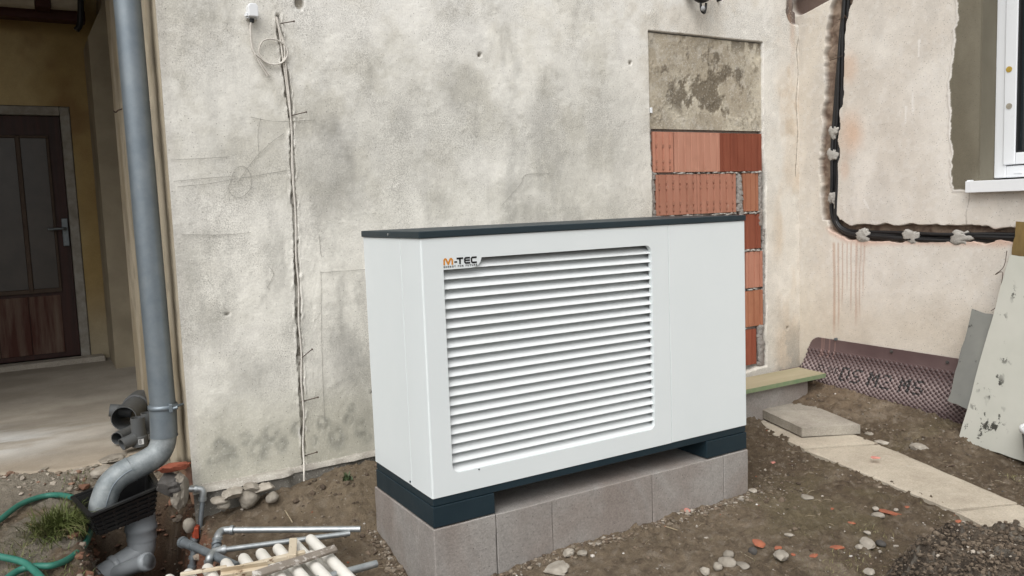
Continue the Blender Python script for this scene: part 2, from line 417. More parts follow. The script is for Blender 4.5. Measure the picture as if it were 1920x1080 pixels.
def lines(a, b, st, far):
    m = np.arange(a, b + 1e-9, st); k = np.array([.05, .15, .35, .8, 1.6, 3.2, 6, 12, 25, 50]) * 1.0
    return np.concatenate([(a - k[::-1]), m, (b + k)])
gx, gy = np.meshgrid(lines(-2.0, 3.24, .0105, 60), lines(-1.5, 2.1, .0105, 60))
gzv = ground_full(gx, gy)
p = P3(gx, gy)
lumps = fbm(p, 70, 2, 21); gzv = gzv + .010 * (lumps - .5)
rough = np.maximum(0, fbm(p, 42, 3, 31) - .52) * .07 * (.3 + fbm(p, 2.2, 2, 5)) * (1 - path_mask(gx, gy)); gzv += rough
n1 = fbm(p, 1.6, 4, 40); n2 = fbm(p, 7, 4, 41); n3 = fbm(p, 45, 3, 42)
gt = lerp(np.array([.118, .088, .058]), (.185, .143, .098), sst(.35, .65, n1))
gt = lerp(gt, (.25, .20, .145), sst(.5, .75, n2) * .55)
gt = lerp(gt, (.26, .22, .175), sst(.6, .75, n3) * .5)
gt = lerp(gt, (.07, .05, .036), sst(.45, .25, n3) * .5)
dm = ditch_mask(gx, gy)
gt = lerp(gt, (.062, .036, .024), dm * .9)
gt = lerp(gt, (.19, .085, .05), np.clip(bell(gx, gy, -.70, .95, .075, .45, 1.3), 0, 1) * sst(.35, .5, n2))     # red clay bank
gt = lerp(gt, (.22, .20, .165), (1 - sst(-1.12, -.86, gx)) * sst(.35, .6, n2) * .7)
gt = lerp(gt, (.19, .15, .10), np.clip(bell(gx, gy, .02, .78, .28, .25, 1), 0, 1) * .5)
gt = lerp(gt, (.15, .128, .07), sst(.55, .72, fbm(p, 3.1, 4, 77)) * sst(.9, 1.5, gx) * (1 - sst(-.2, .2, gy)) * .4)  # thin moss and grass film
gt = lerp(gt, (.28, .25, .20), sst(1.5, 1.75, gy) * (1 - sst(-.64, -.5, gx)) * .8)
gt = lerp(gt, (.17, .11, .07), np.clip(bell(gx, gy, 3.1, .75, .3, .3, 1), 0, 1) * .4)
gt = gt * 1.08
def ground_s(x, y):
    ix = np.clip(np.searchsorted(gx[0], np.asarray(x, float)), 1, gx.shape[1] - 1); iy = np.clip(np.searchsorted(gy[:, 0], np.asarray(y, float)), 1, gy.shape[0] - 1)
    return (gzv[iy, ix] + gzv[iy - 1, ix] + gzv[iy, ix - 1] + gzv[iy - 1, ix - 1]) / 4
def gz(x, y): return float(ground_s(x, y))
tag(gridmesh('ground', np.stack([gx, gy, gzv], -1), gt, 'soil'), kind='structure')

# ------------------------------------------------------------------ house
YW, XR, XL = 1.046, 3.226, -.652
house = thing('house', 'old plastered house in renovation with a bricked up opening and chased walls', 'house', (0, YW, 0))

def onwall(u, v): q = at(1, YW, u, v); return q[0], q[2]
def onside(u, v): q = at(0, XR, u, v); return q[1], q[2]

# main wall ---------------------------------------------------------
CH = [onwall(*q) for q in ((521, 30), (526, 70), (531, 110), (540, 165), (545, 214), (548, 300), (553, 400), (556, 500), (560, 600), (563, 680), (566, 750), (569, 830), (570, 872))]
OX0, OX1, OZ1, OZM, OZ0 = 1.957, 2.893, 2.133, 1.572, .055
us = merge_lines(XL, XR, .0085, [(-.21, -.03, .003), (1.93, 1.98, .004), (2.87, 2.93, .004), (3.19, 3.23, .004)])
vs = np.concatenate([merge_lines(-.02, 2.36, .0085, [(1.555, 1.585, .004), (2.12, 2.145, .004)]), [2.6, 3.0, 3.4]])
X, Z = np.meshgrid(us, vs); p = P3(X, Z)
nl = fbm(p, 1.3, 4, 100); nm = fbm(p, 5, 7, 101, .66); nf = fbm(p, 40, 4, 102); ns = fbm(P3(X * 3.5, Z * .9), 2.2, 7, 103, .68); nh = fbm(P3(X * .8, Z * 3), 2, 7, 104, .68)
T = lerp(np.array([.60, .582, .52]), (.79, .77, .705), sst(.38, .60, nm * .35 + nl * .65))
T = lerp(T, (.40, .39, .355), sst(.50, .7, ns) * .55 * (1 - .7 * sst(1.2, 1.9, X)))
T = lerp(T, (.76, .74, .69), sst(.52, .7, nh) * .4)
T = lerp(T, (.27, .262, .24), sst(.50, .70, fbm(P3(X * 1.4, Z * .75), 1.9, 8, 105, .66)) * .42 * (1 - .6 * sst(1.3, 2.0, X)))
T = lerp(T, (.56, .53, .44), sst(.45, .0, X + .2 * nm) * sst(.4, .1, Z) * .5)          # yellowish foot of the wall
T = lerp(T, (.42, .41, .335), sst(.65, .1, Z + .4 * (nl - .5)) * .6)
wr = sst(1.6, 2.15, X + .5 * (nl - .5))
T = lerp(T, (.72, .675, .605), wr * .75)
T = lerp(T, (.60, .50, .385), wr * sst(2.93, 3.05, X) * sst(.35, .6, fbm(P3(X * 2, Z * .7), 3, 4, 108)) * .8)
T = lerp(T, (.80, .79, .76), sst(1.85, 2.1, Z) * sst(.45, .65, nm) * .5)
T = lerp(T, (.33, .32, .29), sst(.45, .15, Z) * sst(2.85, 3.0, X) * sst(.45, .6, nm) * .6)
T = lerp(T, (.52, .50, .455), sst(XL + .05, XL + .01, X + .02 * (nm - .5)) * .7)
D = .003 * (fbm(p, 2, 2, 110) - .5) + .0018 * (nf - .5) + .0016 * (fbm(p, 110, 2, 111) - .5)
D += .0012 * sst(.56, .60, fbm(p, 9, 5, 112, .6))
T = lerp(T, (.82, .81, .765), sst(.8, 1.7, Z + .5 * (nl - .5)) * sst(.36, .56, nm) * .45)
# damp stamp marks near the foot
for (u, v, r) in ((430, 850, .055), (400, 862, .04), (487, 845, .062), (440, 862, .048), (508, 815, .05), (530, 835, .045), (557, 805, .042), (462, 823, .04), (590, 826, .025), (607, 795, .042), (632, 822, .055), (655, 788, .035), (677, 805, .045), (690, 822, .028), (660, 765, .025), (412, 835, .035)):
    x0, z0 = onwall(u, v); d = np.hypot(X - x0, (Z - z0) * .8) / r + .5 * (nm - .5) + .25 * (nf - .5)
    T = lerp(T, (.235, .235, .205), (sst(1.15, .35, d) * (.55 + .45 * sst(.1, .4, d)) * (.25 + .9 * sst(.3, .7, nf))) * .62)
    D -= .0014 * np.exp(-((d - .45) / .2) ** 2)
for (u, v, ru, rv, a_) in ((640, 650, .16, .22, .6), (760, 230, .10, .16, .35), (620, 250, .10, .12, .4), (560, 560, .10, .3, .3), (500, 690, .22, .12, .35), (350, 420, .08, .3, .25), (850, 180, .14, .2, .3), (1020, 180, .12, .2, .2)):
    x0, z0 = onwall(u, v); d = np.hypot((X - x0) / ru, (Z - z0) / rv) + 2.4 * (fbm(p, 5, 7, u, .74) - .5); T = lerp(T, (.23, .225, .21), sst(1.1, .1, d) * a_ * .8)
# small pits and chips
for (u, v, r) in ((900, 102, .010), (562, 3, .04), (1182, 118, .011), (1476, 615, .012), (1500, 620, .011), (1497, 8, .05), (700, 735, .008), (425, 590, .006)):
    x0, z0 = onwall(u, v); d = np.hypot((X - x0) * (1.6 if v == 3 else 1), Z - z0) + .012 * (nf - .5) + .01 * (nm - .5)
    k = sst(r, r * .6, d); D -= .022 * k; T = lerp(T, (.20, .17, .12), k * .8)
# narrow cable chase
d = polydist(X, Z, CH) + .016 * (fbm(p, 60, 3, 120) - .5) + .012 * (fbm(p, 14, 3, 121) - .5)
k = sst(.0125, .0085, d); D -= .013 * k; T = lerp(T, (.17, .155, .13), k * (.35 + .65 * sst(.4, .6, nf)))
k2 = np.exp(-((d - .017) / .006) ** 2) * sst(.45, .6, nf); D += .004 * k2; T = lerp(T, (.74, .72, .67), k2 * .6)
# bricked up opening, recessed
ej = .007 * (fbm(p, 30, 3, 130) - .5) + .03 * (fbm(p, 7, 3, 131) - .5) * sst(1.62, 1.4, Z)
wob = .006 * (fbm(p, 26, 3, 132) - .5)
ins = np.minimum.reduce([X - OX0 + ej, OX1 + .02 * sst(1.5, 1.3, Z) - X + ej, OZ1 - Z + wob * .3, Z - OZ0 + ej])
k = sst(0, .006, ins); D = D * (1 - k) + (-.040) * k
T = lerp(T, lerp(np.full(T.shape, .29), (.40, .385, .36), sst(.4, .65, nm)) * np.array([1, .97, .92]), k)
# vertical crack beside the inner corner
CK = [onwall(*q) for q in ((1502, 25), (1500, 60), (1494, 95), (1497, 140), (1493, 190), (1496, 250), (1492, 330))]
d = polydist(X, Z, CK) + .006 * (nf - .5); k = sst(.004, .0018, d); D -= .006 * k; T = lerp(T, (.20, .16, .12), k * .85)
# hole at the inner corner, top
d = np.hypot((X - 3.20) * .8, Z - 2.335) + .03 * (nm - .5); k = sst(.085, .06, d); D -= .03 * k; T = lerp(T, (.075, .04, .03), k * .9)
k = np.exp(-((X - 3.165) / .03) ** 2) * sst(1.7, 2.3, Z) * sst(.4, .6, ns); T = lerp(T, (.52, .33, .22), k * .5)
main_wall = gridmesh('plaster_wall', np.stack([X, YW - D, Z], -1), T, 'plaster', house)
main_wall['label'] = 'grey weathered plaster wall behind the white heat pump'

# top patch of rough cement inside the opening
us = np.arange(OX0 + .004, OX1 - .002, .0055); vs = np.arange(OZM + .006, OZ1 - .010, .0055)
X, Z = np.meshgrid(us, vs); p = P3(X, Z)
a = fbm(p, 4.5, 4, 140); b = fbm(P3(X * 1.25, Z * .8), 13, 6, 141, .68); c = fbm(p, 60, 3, 142)
st = np.clip(1.25 - np.hypot((X - 2.42) / .36, (Z - 1.87) / .22), 0, 1)
m = sst(.47, .54, b * .62 + a * .38 + .12 * (st - .5)) * sst(.02, .35, st)
m = np.maximum(m, sst(.5, .56, fbm(P3(X * 2.2, Z * .7), 12, 4, 143)) * sst(2.02, 2.10, Z) * sst(2.2, 2.7, X) * .8)
T = lerp(np.array([.40, .35, .27]), (.55, .50, .40), sst(.4, .62, a))
T = lerp(T, (.56, .52, .45), sst(.55, .7, fbm(p, 22, 4, 144)) * .5)
T = lerp(T, (.145, .118, .082), m * .92); T = lerp(T, (.22, .19, .14), sst(.62, .75, c) * .6)
D = .006 * (b - .5) + .003 * (c - .5) - .005 * m + .004 * sst(.6, .64, b)
gridmesh('cement_patch', np.stack([X, YW + .016 - D, Z], -1), T, 'plaster', main_wall)

def make_brick(x0, x1, z0, z1, mat, front=.014, ribs=6, dots=None, groove=.006):
    """hollow clay block with a ribbed face"""
    y = YW + front; mb = MB(); w = x1 - x0; xs = []; dep = []
    rw = w / ribs
    for i in range(ribs):
        a = x0 + i * rw
        xs += [a + rw * .05, a + rw * .36, a + rw * .40, a + rw * .58, a + rw * .62, a + rw * .97]; dep += [0, 0, groove, groove, 0, 0]
    xs[0] = x0; xs[-1] = x1; n = len(xs)
    v = [(xx, y + dd, z0) for xx, dd in zip(xs, dep)] + [(xx, y + dd, z1) for xx, dd in zip(xs, dep)] + [(x0, y + .10, z0), (x1, y + .10, z0), (x0, y + .10, z1), (x1, y + .10, z1)]
    f = [[i, i + 1, n + i + 1, n + i] for i in range(n - 1)] + [[2 * n, 0, n, 2 * n + 2], [n - 1, 2 * n + 1, 2 * n + 3, 2 * n - 1],
         [2 * n + 2] + list(range(n, 2 * n)) + [2 * n + 3], [2 * n + 1] + list(range(n - 1, -1, -1)) + [2 * n]]
    mb.add(v, f)
    if dots:
        for i in range(ribs):
            cx = x0 + (i + .53) * rw
            for zz in dots:
                c = z0 + (z1 - z0) * zz + .003 * (random.random() - .5)
                mb.box((cx - .0075, y - .0005, c - .009), (cx + .0075, y + .004, c + .009), 0, mi=1)
    mb.build('brick', [mat, 'brick_dot'], main_wall)
dd = (.13, .28, .68, .82)
def wx(u, v=300): return onwall(u, v)[0]
c0, c1 = 1.327, 1.562
make_brick(wx(1227, 280), wx(1265, 280), c0, c1, 'brick_pale', ribs=3, dots=(.12, .28, .65))
make_brick(wx(1267, 280), wx(1352, 280), c0, c1, 'brick_dusty', ribs=7, groove=.0015, front=.011)
make_brick(wx(1353, 280), wx(1431.5, 280), c0, c1, 'brick_dark', ribs=6, front=.015)
c0, c1 = 1.074, 1.313
make_brick(wx(1233, 360), wx(1309.5, 360), c0, c1, 'brick_pale', ribs=6, dots=dd)
make_brick(wx(1310.5, 360), wx(1383, 360), c0, c1, 'brick_pale', ribs=6, dots=dd)
make_brick(wx(1397, 360), wx(1425, 360), c0, c1, 'brick_orange', ribs=3)
for i, (z0, z1, u0, u1, mt) in enumerate(((.835, 1.055, 1338, 1430, 'brick_dark'), (.584, .815, 1402, 1433, 'brick_pale'), (.334, .564, 1400, 1433, 'brick_orange'), (.085, .314, 1340, 1420, 'brick_dark'))):
    xr = wx(u1, 500); xl = wx(u0, 500); make_brick(xl, xr, z0, z1, mt, ribs=5 if xr - xl > .2 else 3)
    e = xl - .014
    while e > OX0 + .12:
        s0 = max(e - .335, OX0 + .04); make_brick(s0, e, z0, z1, ('brick_pale', 'brick_orange')[(i + int(e * 9)) % 2], ribs=6, dots=dd); e = s0 - .012

# mortar squeezed out along the joints (one part, ragged)
mb = MB()
def blob(mb, c, r, sub=1, jit=.35, mi=0):
    bm = bmesh.new(); bmesh.ops.create_icosphere(bm, subdivisions=sub, radius=1)
    for v in bm.verts:
        k = 1 + jit * (random.random() - .5); v.co = Vector(v.co[i] * r[i] * k + c[i] for i in range(3))
    mb.addbm(bm, False, mi)
for zj in (1.320, 1.064, .825, .574, .324):
    for i in range(46):
        x = random.uniform(OX0 + .03, OX1 - .01)
        if random.random() < .75: blob(mb, (x, YW + .017 + random.random() * .008, zj + random.uniform(-.004, .004)), (random.uniform(.008, .03), .012, random.uniform(.004, .009)))
mb.build('joint_mortar', 'dabs', main_wall, kind='stuff')
mb = MB()
for (u0, u1, za, zb) in ((1219, 1227, 1.31, 1.565), (1223, 1233, 1.06, 1.33), (1384, 1397, 1.09, 1.31), (1425, 1434, .99, 1.31), (1421, 1436, .08, .33), (1389, 1397, 1.06, 1.12), (1432, 1437, .35, .95)):
    xa, xb = wx(u0, 350), wx(u1, 350); z = za
    while z < zb:
        blob(mb, ((xa + xb) / 2 + random.uniform(-.006, .006), YW + .020 + random.random() * .004, z), ((xb - xa) / 2 * random.uniform(.8, 1.15), .014, .022), 1, .3); z += .017
mb.build('edge_mortar', 'block', main_wall, kind='stuff')

# pencil marks on the render
PM = [((488, 222), (483, 250), (485, 292)), ((445, 342), (475, 300), (505, 270), (532, 250)), ((320, 300), (380, 297), (430, 294)), ((333, 350), (385, 345), (440, 336), (545, 318)), ((325, 340), (400, 333), (440, 330)),
      ((432, 340), (428, 355), (438, 368), (455, 368), (470, 350), (468, 325), (455, 312), (440, 318), (432, 340)), ((601, 508), (602, 600), (604, 700), (609, 800)), ((600, 511), (640, 508), (684, 505)), ((340, 440), (420, 440), (470, 436)), ((940, 385), (975, 345), (985, 328), (1030, 325)),
      ((598, 440), (600, 470), (603, 482)), ((470, 220), (520, 228), (590, 225)), ((500, 540), (512, 515), (505, 500))]
for pl in PM:
    q = spline([(onwall(*a)[0], YW - .0060, onwall(*a)[1]) for a in pl], 10)
    MB().tube(q, .0009, 4, False).build('pencil_mark', 'pencil', main_wall)

# foundation strip under the wall with a pale mortar ledge
us = merge_lines(XL - .005, XR, .012, []); vs = np.arange(-.62, .004, .012)
X, Z = np.meshgrid(us, vs); p = P3(X, Z)
fw = .012 + .022 * sst(-.22, -.25, X + .03 * (fbm(p, 20, 3, 150) - .5))
D = fw + .012 * (fbm(p, 9, 4, 151) - .5)
T = lerp(np.array([.095, .09, .078]), (.175, .165, .145), sst(.35, .65, fbm(p, 6, 4, 152)))
T = lerp(T, (.12, .11, .075), sst(-.05, -.25, Z) * .6)
gridmesh('foundation', np.stack([X, YW - D, Z], -1), T, 'plaster', house)
us = np.arange(XL - .01, 1.2, .012); ws_ = np.linspace(0, 1, 7)
X, Wd = np.meshgrid(us, ws_); p = P3(X, Wd * .1)
wid = .028 + .026 * sst(-.22, -.25, X + .02 * (fbm(p, 30, 3, 160) - .5)) + .012 * (fbm(P3(X, X * 0), 22, 3, 161) - .5)
Yl = YW + .012 - Wd * wid - .004; Zl = .010 - .012 * Wd - .016 * sst(.84, 1, Wd) + .006 * (fbm(p, 25, 3, 162) - .5) + .004 * np.sin(X * 4)
gridmesh('mortar_ledge', np.stack([X, Yl, Zl], -1), lerp(np.array([.34, .315, .275]), (.44, .415, .365), sst(.35, .65, fbm(p, 14, 4, 163))), 'plaster', house, flip=True)

# return wall beside the porch
us = merge_lines(YW + .002, 2.97, .014, [(YW, 1.35, .008)]); vs = np.concatenate([np.arange(-.6, 2.5, .014), [2.8, 3.4]])
Y, Z = np.meshgrid(us, vs); p = P3(Y, Z)
T = lerp(np.array([.36, .30, .21]), (.47, .41, .31), sst(.35, .65, fbm(P3(Y * 3, Z), 2.5, 4, 170)))
T = lerp(T, (.30, .26, .20), sst(.55, .7, fbm(p, 8, 4, 171)) * .5)
rc = np.clip(1 - (Y - YW) / .035, 0, 1); D = .006 * (fbm(p, 8, 3, 172) - .5) * (1 - rc)
bk = sst(.10, .02, Z + .35 * (Y - 1.2) + .12 * (fbm(p, 9, 4, 173) - .5)) * sst(2.5, 1.8, Y)
D -= .05 * bk + .02 * bk * (fbm(p, 35, 3, 174) - .5)
T = lerp(T, lerp(np.full(T.shape, .1) * np.array([1.6, .9, .65]), (.34, .20, .13), sst(.4, .65, fbm(p, 14, 4, 175))), bk)
gridmesh('porch_side_wall', np.stack([XL - D, Y, Z], -1), T, 'porchplaster', house, flip=True)
mb = MB(); mb.box((XL + .003, 2.972, -.4), (.5, 3.02, 3.4)); 
mb.build('porch_rear_return', simple('tan_render', (.43, .36, .25), (.33, .27, .18), .9, 0, 5), house)

# porch: door wall, pilaster, ceiling, floor
YD = 4.75
us = np.arange(-3.6, .5, .03); vs = np.concatenate([np.arange(-.1, 3.0, .03), [3.4]])
dl, dr, dt = -1.86, -.80, 2.078
def doorwall(x0, x1, z0, z1, part):
    X, Z = np.meshgrid(np.linspace(x0, x1, max(2, int((x1 - x0) / .03))), np.linspace(z0, z1, max(2, int((z1 - z0) / .03)))); p = P3(X, Z)
    T = lerp(np.array([.33, .235, .10]), (.46, .36, .19), sst(.35, .65, fbm(p, 1.7, 4, 180)))
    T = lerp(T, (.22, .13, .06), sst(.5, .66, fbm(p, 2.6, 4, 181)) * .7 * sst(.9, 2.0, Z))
    T = lerp(T, (.30, .28, .23), sst(.8, .1, Z) * .6)
    D = .01 * (fbm(p, 4, 3, 182) - .5)
    return X, D, Z, T
for (x0, x1, z0, z1) in ((-3.6, dl, -.1, 3.4), (dl, dr, dt, 3.4), (dr, .5, -.1, 3.4)):
    X, D, Z, T = doorwall(x0, x1, z0, z1, 0); gridmesh('porch_wall', np.stack([X, YD - D, Z], -1), T, 'porchplaster', house)
mb = MB()
pil = [at(1, 4.2, *q) for q in ((216, 690), (205, 600), (190, 330), (172, 70), (192, 8), (197, -60))]
mb.prism([(-.672, 4.2, -.1), (-.668, 4.2, 2.52), (-.56, 4.2, 2.75), (-.52, 4.2, 3.2), (.4, 4.2, 3.2), (.4, 4.2, -.1)], (0, .53, 0))
mb.build('pilaster', simple('olive_render', (.34, .29, .205), (.26, .22, .155), .9, 0, 4), house)
mb = MB(); mb.box((-3.6, 1.5, 3.12), (XL - .004, 4.74, 3.3)); mb.box((-3.7, 1.5, -.1), (-3.6, 4.74, 3.4))  # ceiling slab, plus an unseen left wall added to darken the porch
mb.build('porch_ceiling_and_added_wall', simple('ceiling_render', (.30, .25, .17), None, .9), house)
mb = MB(); mb.box((XL - .0, YW + .03, 3.4), (3.9, 5.2, 3.5)); mb.box((-3.7, 1.5, 3.41), (XL - .01, 5.2, 3.52))
mb.box((XR + .003, -4.2, 3.4), (6.4, YW + .02, 3.5)); mb.box((-3.7, 5.1, -.2), (6.4, 5.2, 3.39)); mb.box((6.3, -4.2, -.2), (6.4, 5.09, 3.39)); mb.box((XR + .15, -4.2, -.2), (6.29, -4.1, 3.39))
mb.build('roof', simple('roof_felt', (.10, .095, .09), None, .9), house)
fx, fy = np.meshgrid(np.arange(-3.6, .5, .022), np.concatenate([np.arange(1.55, 3.2, .016), np.arange(3.2, 4.76, .05)])); p = P3(fx, fy)
edge = 1.80 + .16 * (fbm(P3(fx, fx * 0), 3, 4, 190) - .5) + .25 * sst(-1.1, -1.7, fx) + .05 * (fbm(p, 14, 3, 191) - .5)
fz = .0 + .06 * sst(3.0, 4.7, fy) + .006 * (fbm(p, 10, 4, 192) - .5) - .085 * sst(edge + .02, edge - .03, fy) - .02 * sst(edge + .4, edge, fy)
T = lerp(np.array([.33, .295, .245]), (.46, .415, .35), sst(.35, .65, fbm(P3(fx, fy * 2.2), 2.2, 5, 193)))
dust = np.clip(bell(fx, fy, -1.5, 2.45, .42, .28, 1.2), 0, 1) * sst(.35, .6, fbm(P3(fx, fy * 3), 4, 5, 194))
T = lerp(T, (.66, .66, .64), dust * .9)
T = lerp(T, (.33, .27, .20), sst(edge + .35, edge, fy) * .6)
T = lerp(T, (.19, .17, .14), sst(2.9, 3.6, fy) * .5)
tag(gridmesh('porch_floor', np.stack([fx, fy, fz], -1), T, 'porchplaster'), kind='structure')

# door
door = MB().box((dl + .075, YD + .03, .10), (dr - .075, YD + .07, dt - .075), .003).build('door', 'doorwood', house)
mb = MB()
mb.box((dr - .072, YD - .012, .085), (dr - .004, YD + .09, dt - .004), .006); mb.box((dl + .004, YD - .012, .085), (dl + .072, YD + .09, dt - .004), .006)
mb.box((dl + .074, YD - .010, dt - .072), (dr - .074, YD + .09, dt - .004), .006); mb.build('door_frame', 'framepaint', door)
def dp(u, v): q = at(1, YD, u, v); return q[0], q[2]
gx1, gxm = -.985, -1.175
for (a, b) in ((gxm + .018, gx1), (-1.63, gxm - .018)):
    MB().box((a, YD + .018, .66), (b, YD + .029, 1.83)).build('glass_pane', 'doorglass', door)
mb = MB().box((gxm - .016, YD + .004, .64), (gxm + .016, YD + .029, 1.85), .004)
mb.box((-1.65, YD + .008, .625), (gx1 + .02, YD + .029, .658), .003); mb.box((gx1 + .002, YD + .012, .659), (gx1 + .02, YD + .029, 1.83), .003)
mb.box((-1.65, YD + .010, 1.833), (gx1 + .02, YD + .029, 1.852), .003)
mb.build('glazing_bar', simple('worn_bar', (.075, .05, .035), None, .7), door)
for a, b in ((-1.62, -1.42), (-1.415, -1.205), (-1.2, -.98)):
    MB().box((a, YD + .020, .14), (b, YD + .029, .60), .002).build('lower_panel', 'doorpanel', door)
mb = MB(); hx = -.905
mb.box((hx - .022, YD + .012, .985), (hx + .022, YD + .028, 1.205), .004); mb.tube([(hx, YD + .02, 1.125), (hx, YD - .03, 1.125), (hx - .02, YD - .035, 1.125), (hx - .12, YD - .035, 1.122)], .010, 8)
mb.box((hx - .008, YD + .009, 1.02), (hx + .008, YD + .011, 1.045)); mb.build('handle', 'galv_dull', door)
MB().box((dl - .1, YD - .16, .045), (dr + .09, YD - .004, .098), .008).build('threshold', 'slab', house)
BZ0, BZ1 = float(at(1, 4.40, 75, 35)[2]), float(at(1, 4.40, 75, 14)[2]); RZ = float(at(1, 4.32, 75, -2)[2])
mb = MB().box((-3.5, 4.40, BZ0), (-.66, 4.52, BZ1), .004); mb.box((-.985, 4.24, BZ1 - .03), (-.89, 4.399, 3.1)); mb.build('porch_beam', 'redbeam', house)
mb = MB(); mb.tube([(-3.4, 4.32, RZ), (-.99, 4.32, RZ)], .075, 24); mb.tube([(-.885, 4.32, RZ + .005), (-.68, 4.32, RZ + .005)], .07, 24)
tag(mb.build('awning_roll', 'paleroll'), 'pale round roll in two lengths above the red beam in the porch', 'roll')
mb = MB(); mb.tube(spline([at(1, 4.25, 151, -20), at(1, 4.25, 151, 30), at(1, 4.25, 149, 48), at(1, 4.25, 143, 57)], 6), .022, 10)
tag(mb.build('black_spout', 'blackplastic'), 'short black pipe hanging down at the right end of the porch beam', 'pipe')

# side wall with window --------------------------------------------------
WY = -.134                     # left edge of window opening
us = merge_lines(-4.0, YW + .06, .0085, [(-.14, .07, .004), (.62, .88, .0038)])
us = np.concatenate([np.linspace(-4.1, -1.5, 30), us[us > -1.48]])
vs = np.concatenate([merge_lines(-.35, 2.5, .0048, [(.86, 1.01, .004)]), [2.7, 3.0, 3.4]])
Y, Z = np.meshgrid(us, vs); p = P3(Y, Z)
nl = fbm(p, 1.3, 4, 200); nm = fbm(p, 5, 5, 201); nf = fbm(p, 40, 4, 202); ns = fbm(P3(Y * 3, Z * .8), 2.2, 4, 203)
T = lerp(np.array([.60, .555, .495]), (.70, .665, .61), sst(.36, .62, nm * .5 + nl * .5))
T = lerp(T, (.63, .57, .48), sst(.62, .85, Y + .25 * (nm - .5)) * .5)
T = lerp(T, (.49, .46, .42), sst(.55, .7, ns) * .35)
T = lerp(T, (.72, .70, .67), sst(.56, .66, nf) * .25)
T = lerp(T, (.60, .53, .43), sst(.75, .3, Z) * .5)
D = .004 * (fbm(p, 2, 2, 210) - .5) + .0014 * (nf - .5)
# rust coloured blooms right of the chase and drips below it
for (u, v, r, a) in ((1600, 250, .13, .55), (1590, 130, .08, .35), (1585, 320, .06, .3)):
    y0, z0 = onside(u, v); d = np.hypot(Y - y0, (Z - z0) * .6) / r + .9 * (nm - .5); T = lerp(T, (.58, .34, .20), sst(1, .2, d) * a)
for (u, v1, w) in ((1564, 640, .012), (1572, 630, .008), (1580, 590, .006), (1596, 600, .006), (1605, 625, .010), (1613, 610, .006), (1588, 560, .005), (1620, 570, .006)):
    y0, z0 = onside(u, 455); y1, z1 = onside(u + 4, v1)
    d = np.abs(Y - y0 + .012 * (fbm(P3(Y * 0, Z), 5, 2, 220 + u % 50) - .5)) / w; T = lerp(T, (.42, .235, .155), sst(1.1, .4, d) * sst(z1, z1 + .15, Z) * sst(z0 + .01, z0 - .01, Z) * .5)
HC = [onside(*q) for q in ((1595, -25), (1581, 20), (1575, 90), (1568, 200), (1562, 280), (1560, 400), (1567, 425), (1590, 437), (1640, 441), (1706, 442), (1803, 443), (1905, 445))]
SC_ = np.array(HC)
# pink band beneath horizontal chase
d = polydist(Y, Z, HC); T = lerp(T, (.56, .33, .24), sst(.075, .03, d + .05 * (nm - .5)) * sst(.97, .94, Z) * .6)
# black pipe chase
wv = .054 + .014 * sst(1.0, 1.5, Z)
off = np.where(Z > .99, -.006, .008)
d = polydist(Y + np.where(Z > 1.0, -.030, 0), Z + np.where(Z < .99, -.012, 0), HC) + .060 * (fbm(p, 12, 3, 230, .5) - .5)
d = d * np.where((Z < .99) & (Y < .72), 1.15, 1)
k = sst(wv, wv - .005, d); D = D - .045 * k + .03 * k * (fbm(p, 22, 4, 232) - .5)
T = lerp(T, lerp(np.full(T.shape, .115) * np.array([1.5, 1.05, .8]), (.27, .205, .155), sst(.35, .6, fbm(p, 24, 5, 233, .65))), k)
# hole at top next to the corner
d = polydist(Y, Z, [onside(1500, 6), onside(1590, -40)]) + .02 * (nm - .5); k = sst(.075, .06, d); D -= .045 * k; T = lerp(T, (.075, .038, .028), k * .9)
# fresh cement round the window
lj = .055 * (fbm(P3(Y * 0, Z), 2.2, 3, 240) - .5) + .045 * (fbm(p, 16, 5, 241, .65) - .5)
ez = np.interp(Z, [1.13, 1.2, 1.4, 1.7, 1.95, 2.3], [.0, .025, .036, .032, .005, .01])
edge_in = np.minimum(ez + lj - Y, Z - 1.158 + .03 * (fbm(P3(Y, Z * 0), 20, 3, 242) - .5))
k = sst(0, .006, edge_in) * np.where(Y < .2, 1, 0)
T = lerp(T, lerp(np.array([.150, .134, .098]), (.182, .165, .124), sst(.35, .65, fbm(P3(Y * 2.5, Z), 2.5, 4, 243))), k * np.where(Y > -1.7, 1, 0)); D = np.where(k > .5, D * .3 + .001, D)
k2 = np.exp(-((edge_in + .004) / .006) ** 2) * (Y < .2); D += .004 * k2; T = lerp(T, (.70, .68, .65), k2 * .5)
# crack below the sill corner
d = polydist(Y, Z, [onside(*q) for q in ((1818, 358), (1816, 380), (1811, 400), (1812, 425))]) + .004 * (nf - .5); k = sst(.003, .0012, d); T = lerp(T, (.30, .27, .24), k * .7)
# fine scratches
for (u0, v0, u1, v1) in ((1724, 75, 1722, 105), (1711, 175, 1712, 208), (1699, 200, 1698, 230), (1620, 375, 1628, 390)):
    d = polydist(Y, Z, [onside(u0, v0), onside(u1, v1)]); T = lerp(T, (.78, .76, .73), sst(.008, .004, d) * .7)
pos = np.stack([XR - D * -1.0 * -1, Y, Z], -1)
